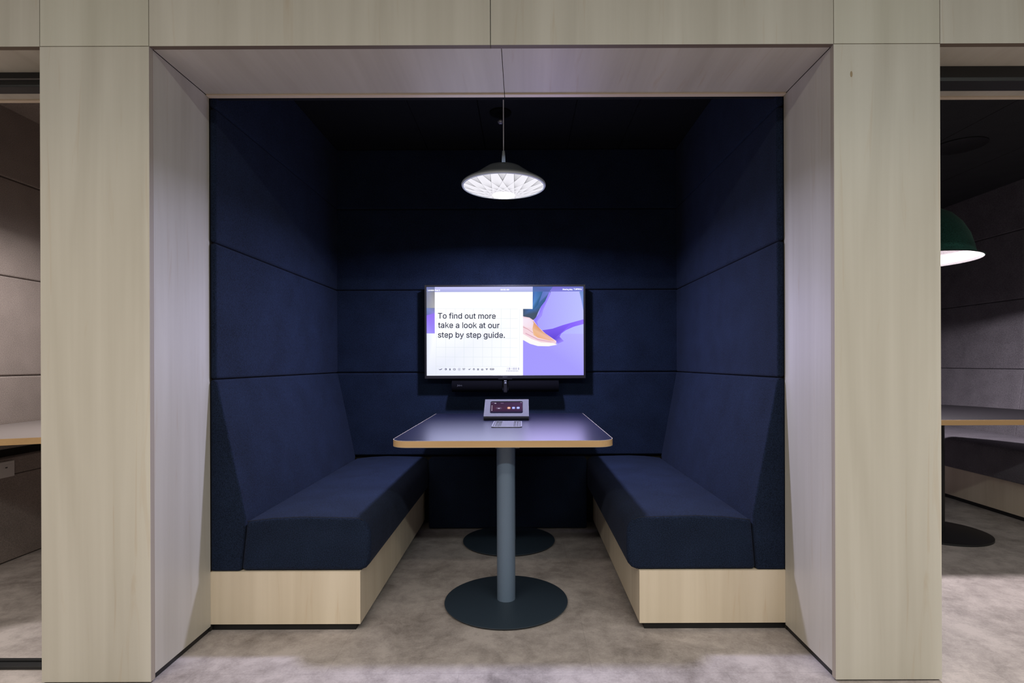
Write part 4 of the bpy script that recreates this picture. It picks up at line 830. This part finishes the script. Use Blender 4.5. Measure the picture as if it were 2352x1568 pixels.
# sprinkler in the booth ceiling
spx, spy = -.119, 3.09
sr = empty('sprinkler_head', (spx, spy, ZC), 'small glass-bulb sprinkler with a black rose on the booth ceiling', 'sprinkler')
lathe('ceiling_rose', [(0, 0), (.062, 0), (.060, -.008), (.03, -.014), (0, -.015)], (spx, spy, ZC + .001), mat('soot_black_plastic', (.003, .003, .003), .95, spec=.05), sr, 32)
lathe('bulb', [(0, -.066), (.008, -.065), (.014, -.060), (.017, -.052), (.014, -.044), (.006, -.038), (0, -.037)], (spx, spy, ZC), M['glass'], sr, 20)
tube('bracket', [(spx - .0, spy, ZC - .014), (spx, spy, ZC - .038)], .006, M['blackmetal'], sr)

# ================================================================= POD WITH THE GREEN LAMP
gx, gy, gz = 2.45, 3.40, 1.70
gl = empty('felt_pendant_lamp', (gx, gy, gz), 'dark green felt dome lamp with pale lining, half hidden by the right column', 'pendant lamp')
def hat(prof, seg=96):
    """Dome turned as a loose spiral, so that one end of the felt brim overlaps the other."""
    n = len(prof); v, f = [], []
    jump = math.radians(48)
    for k in range(seg + 1):
        a = jump + 2 * math.pi * k / seg; s = .965 + .075 * k / seg
        for r_, z_ in prof:
            q = min(1, max(0, (r_ - .2) / .1)); sc = 1 + (s - 1) * q
            v.append((gx + r_ * sc * math.cos(a), gy + r_ * sc * math.sin(a), gz + z_ - q * .012 * (k / seg)))
    for k in range(seg):
        for i in range(n - 1): f.append((k * n + i, (k + 1) * n + i, (k + 1) * n + i + 1, k * n + i + 1))
    return v, f
dome = [(.012, .305), (.06, .301), (.12, .283), (.175, .247), (.222, .192), (.255, .125), (.272, .06), (.281, .012), (.296, .001), (.318, -.006)]
v, f = hat(dome); obj('shade', v, f, M['green'], gl, True)
v, f = hat([(r_ * .965 if i < 8 else r_ - .004, z_ - (.010 if i < 8 else .004)) for i, (r_, z_) in enumerate(dome)]); obj('lining', v, f, M['lining'], gl, True)
lathe('bulb', [(0, .06), (.03, .068), (.042, .095), (.03, .125), (.014, .15), (0, .15)], (gx, gy, gz), emit('warm_bulb', (1.0, .93, .95), 26.0), gl, 24)
l = bpy.data.lights.new('felt_lamp_light', 'AREA'); l.shape = 'DISK'; l.size = .12; l.energy = 48; l.color = (1.0, .93, .97)
o = bpy.data.objects.new('felt_lamp_light', l); COL.objects.link(o); o.parent = gl; o.location = (0, 0, .045)
lathe('lamp_holder', [(0, .15), (.02, .15), (.02, .3), (0, .3)], (gx, gy, gz), M['blackmetal'], gl, 20)
lathe('cable', [(.003, .3), (.003, ZC - .016 - gz)], (gx, gy, gz), M['blackmetal'], gl, 10)

t2 = empty('pod_table', (2.57, 3.4, 0), 'black-topped pedestal table with oak edge in the pod with green lamp', 'table')
out2 = [(1.9, 2.996), (3.30, 2.996), (3.36, 3.02), (3.385, 3.08), (3.32, 3.60), (3.22, 3.90), (3.14, 4.04), (3.05, 4.085), (1.9, 4.09)]
mid2 = (2.6, 3.5)
sm2 = [(mid2[0] + (x - mid2[0]) * .996, mid2[1] + (y - mid2[1]) * .994) for x, y in out2]
v, f = prismgeo(sm2, 'Z', TZ - .026, TZ + .0003); obj('tabletop', v, f, M['topdark'], t2)
obj('edge_band', *ring(out2, sm2, TZ - .028, TZ), M['oak'], t2)
lathe('base_plate', [(0, 0), (.27, 0), (.27, .012), (.262, .015), (0, .016)], (2.57, 3.40, 0), M['blackmetal'], t2, 72)
lathe('pole', [(0, .016), (.04, .016), (.04, TZ - .028), (0, TZ - .028)], (2.565, 3.40, 0), M['blackmetal'], t2, 40)
cs = lathe('ceiling_speaker', [(0, 0), (.15, 0), (.15, -.006), (.13, -.010), (0, -.010)], (0, 0, 0), M['blackmetal'], None, 48)
cs.location = (2.83, 3.55, ZC - .0155); tag(cs, 'round black speaker grille on the ceiling above the green lamp', 'speaker')

# ================================================================= POD BEYOND THE LEFT COLUMN
t3 = empty('pod_table', (-2.2, 2.7, 0), 'taupe-topped table with oak edge against the grey-brown felt wall', 'table')
front = [(-2.785, 2.33), (-2.60, 2.325), (-2.40, 2.335), (-2.25, 2.362), (-2.12, 2.415), (-1.95, 2.50), (-1.85, 2.60), (-1.80, 2.75), (-1.80, 3.2)]
out3 = front + [(-2.785, 3.2)]
mid3 = (-2.4, 2.8); sm3 = [(mid3[0] + (x - mid3[0]) * .996, mid3[1] + (y - mid3[1]) * .994) for x, y in out3]
v, f = prismgeo(sm3, 'Z', TZ - .026, TZ + .0003); obj('tabletop', v, f, M['topgrey'], t3)
obj('edge_band', *ring(out3, sm3, TZ - .028, TZ), M['oak'], t3)
lathe('base_plate', [(0, 0), (.24, 0), (.24, .012), (.23, .015), (0, .016)], (-2.1, 2.80, 0), M['blackmetal'], t3, 72)
lathe('pole', [(0, .016), (.04, .016), (.04, TZ - .028), (0, TZ - .028)], (-2.1, 2.80, 0), M['blackmetal'], t3, 40)
so = empty('wall_socket', (-2.766, 2.9, .5), 'white double socket plate low on the grey-brown felt wall', 'socket')
box('plate', (-2.7675, -2.757, 2.832, 2.978, .457, .543), M['white'], so, .004)
box('insert', (-2.7568, -2.7555, 2.848, 2.962, .472, .526), M['white'], so, .0006)
for yy in (2.875, 2.925):
    box('port', (-2.7553, -2.7535, yy - .010, yy + .010, .505, .516), M['white'], so)
    box('port', (-2.7533, -2.7525, yy - .006, yy + .006, .508, .513), M['black'], so)
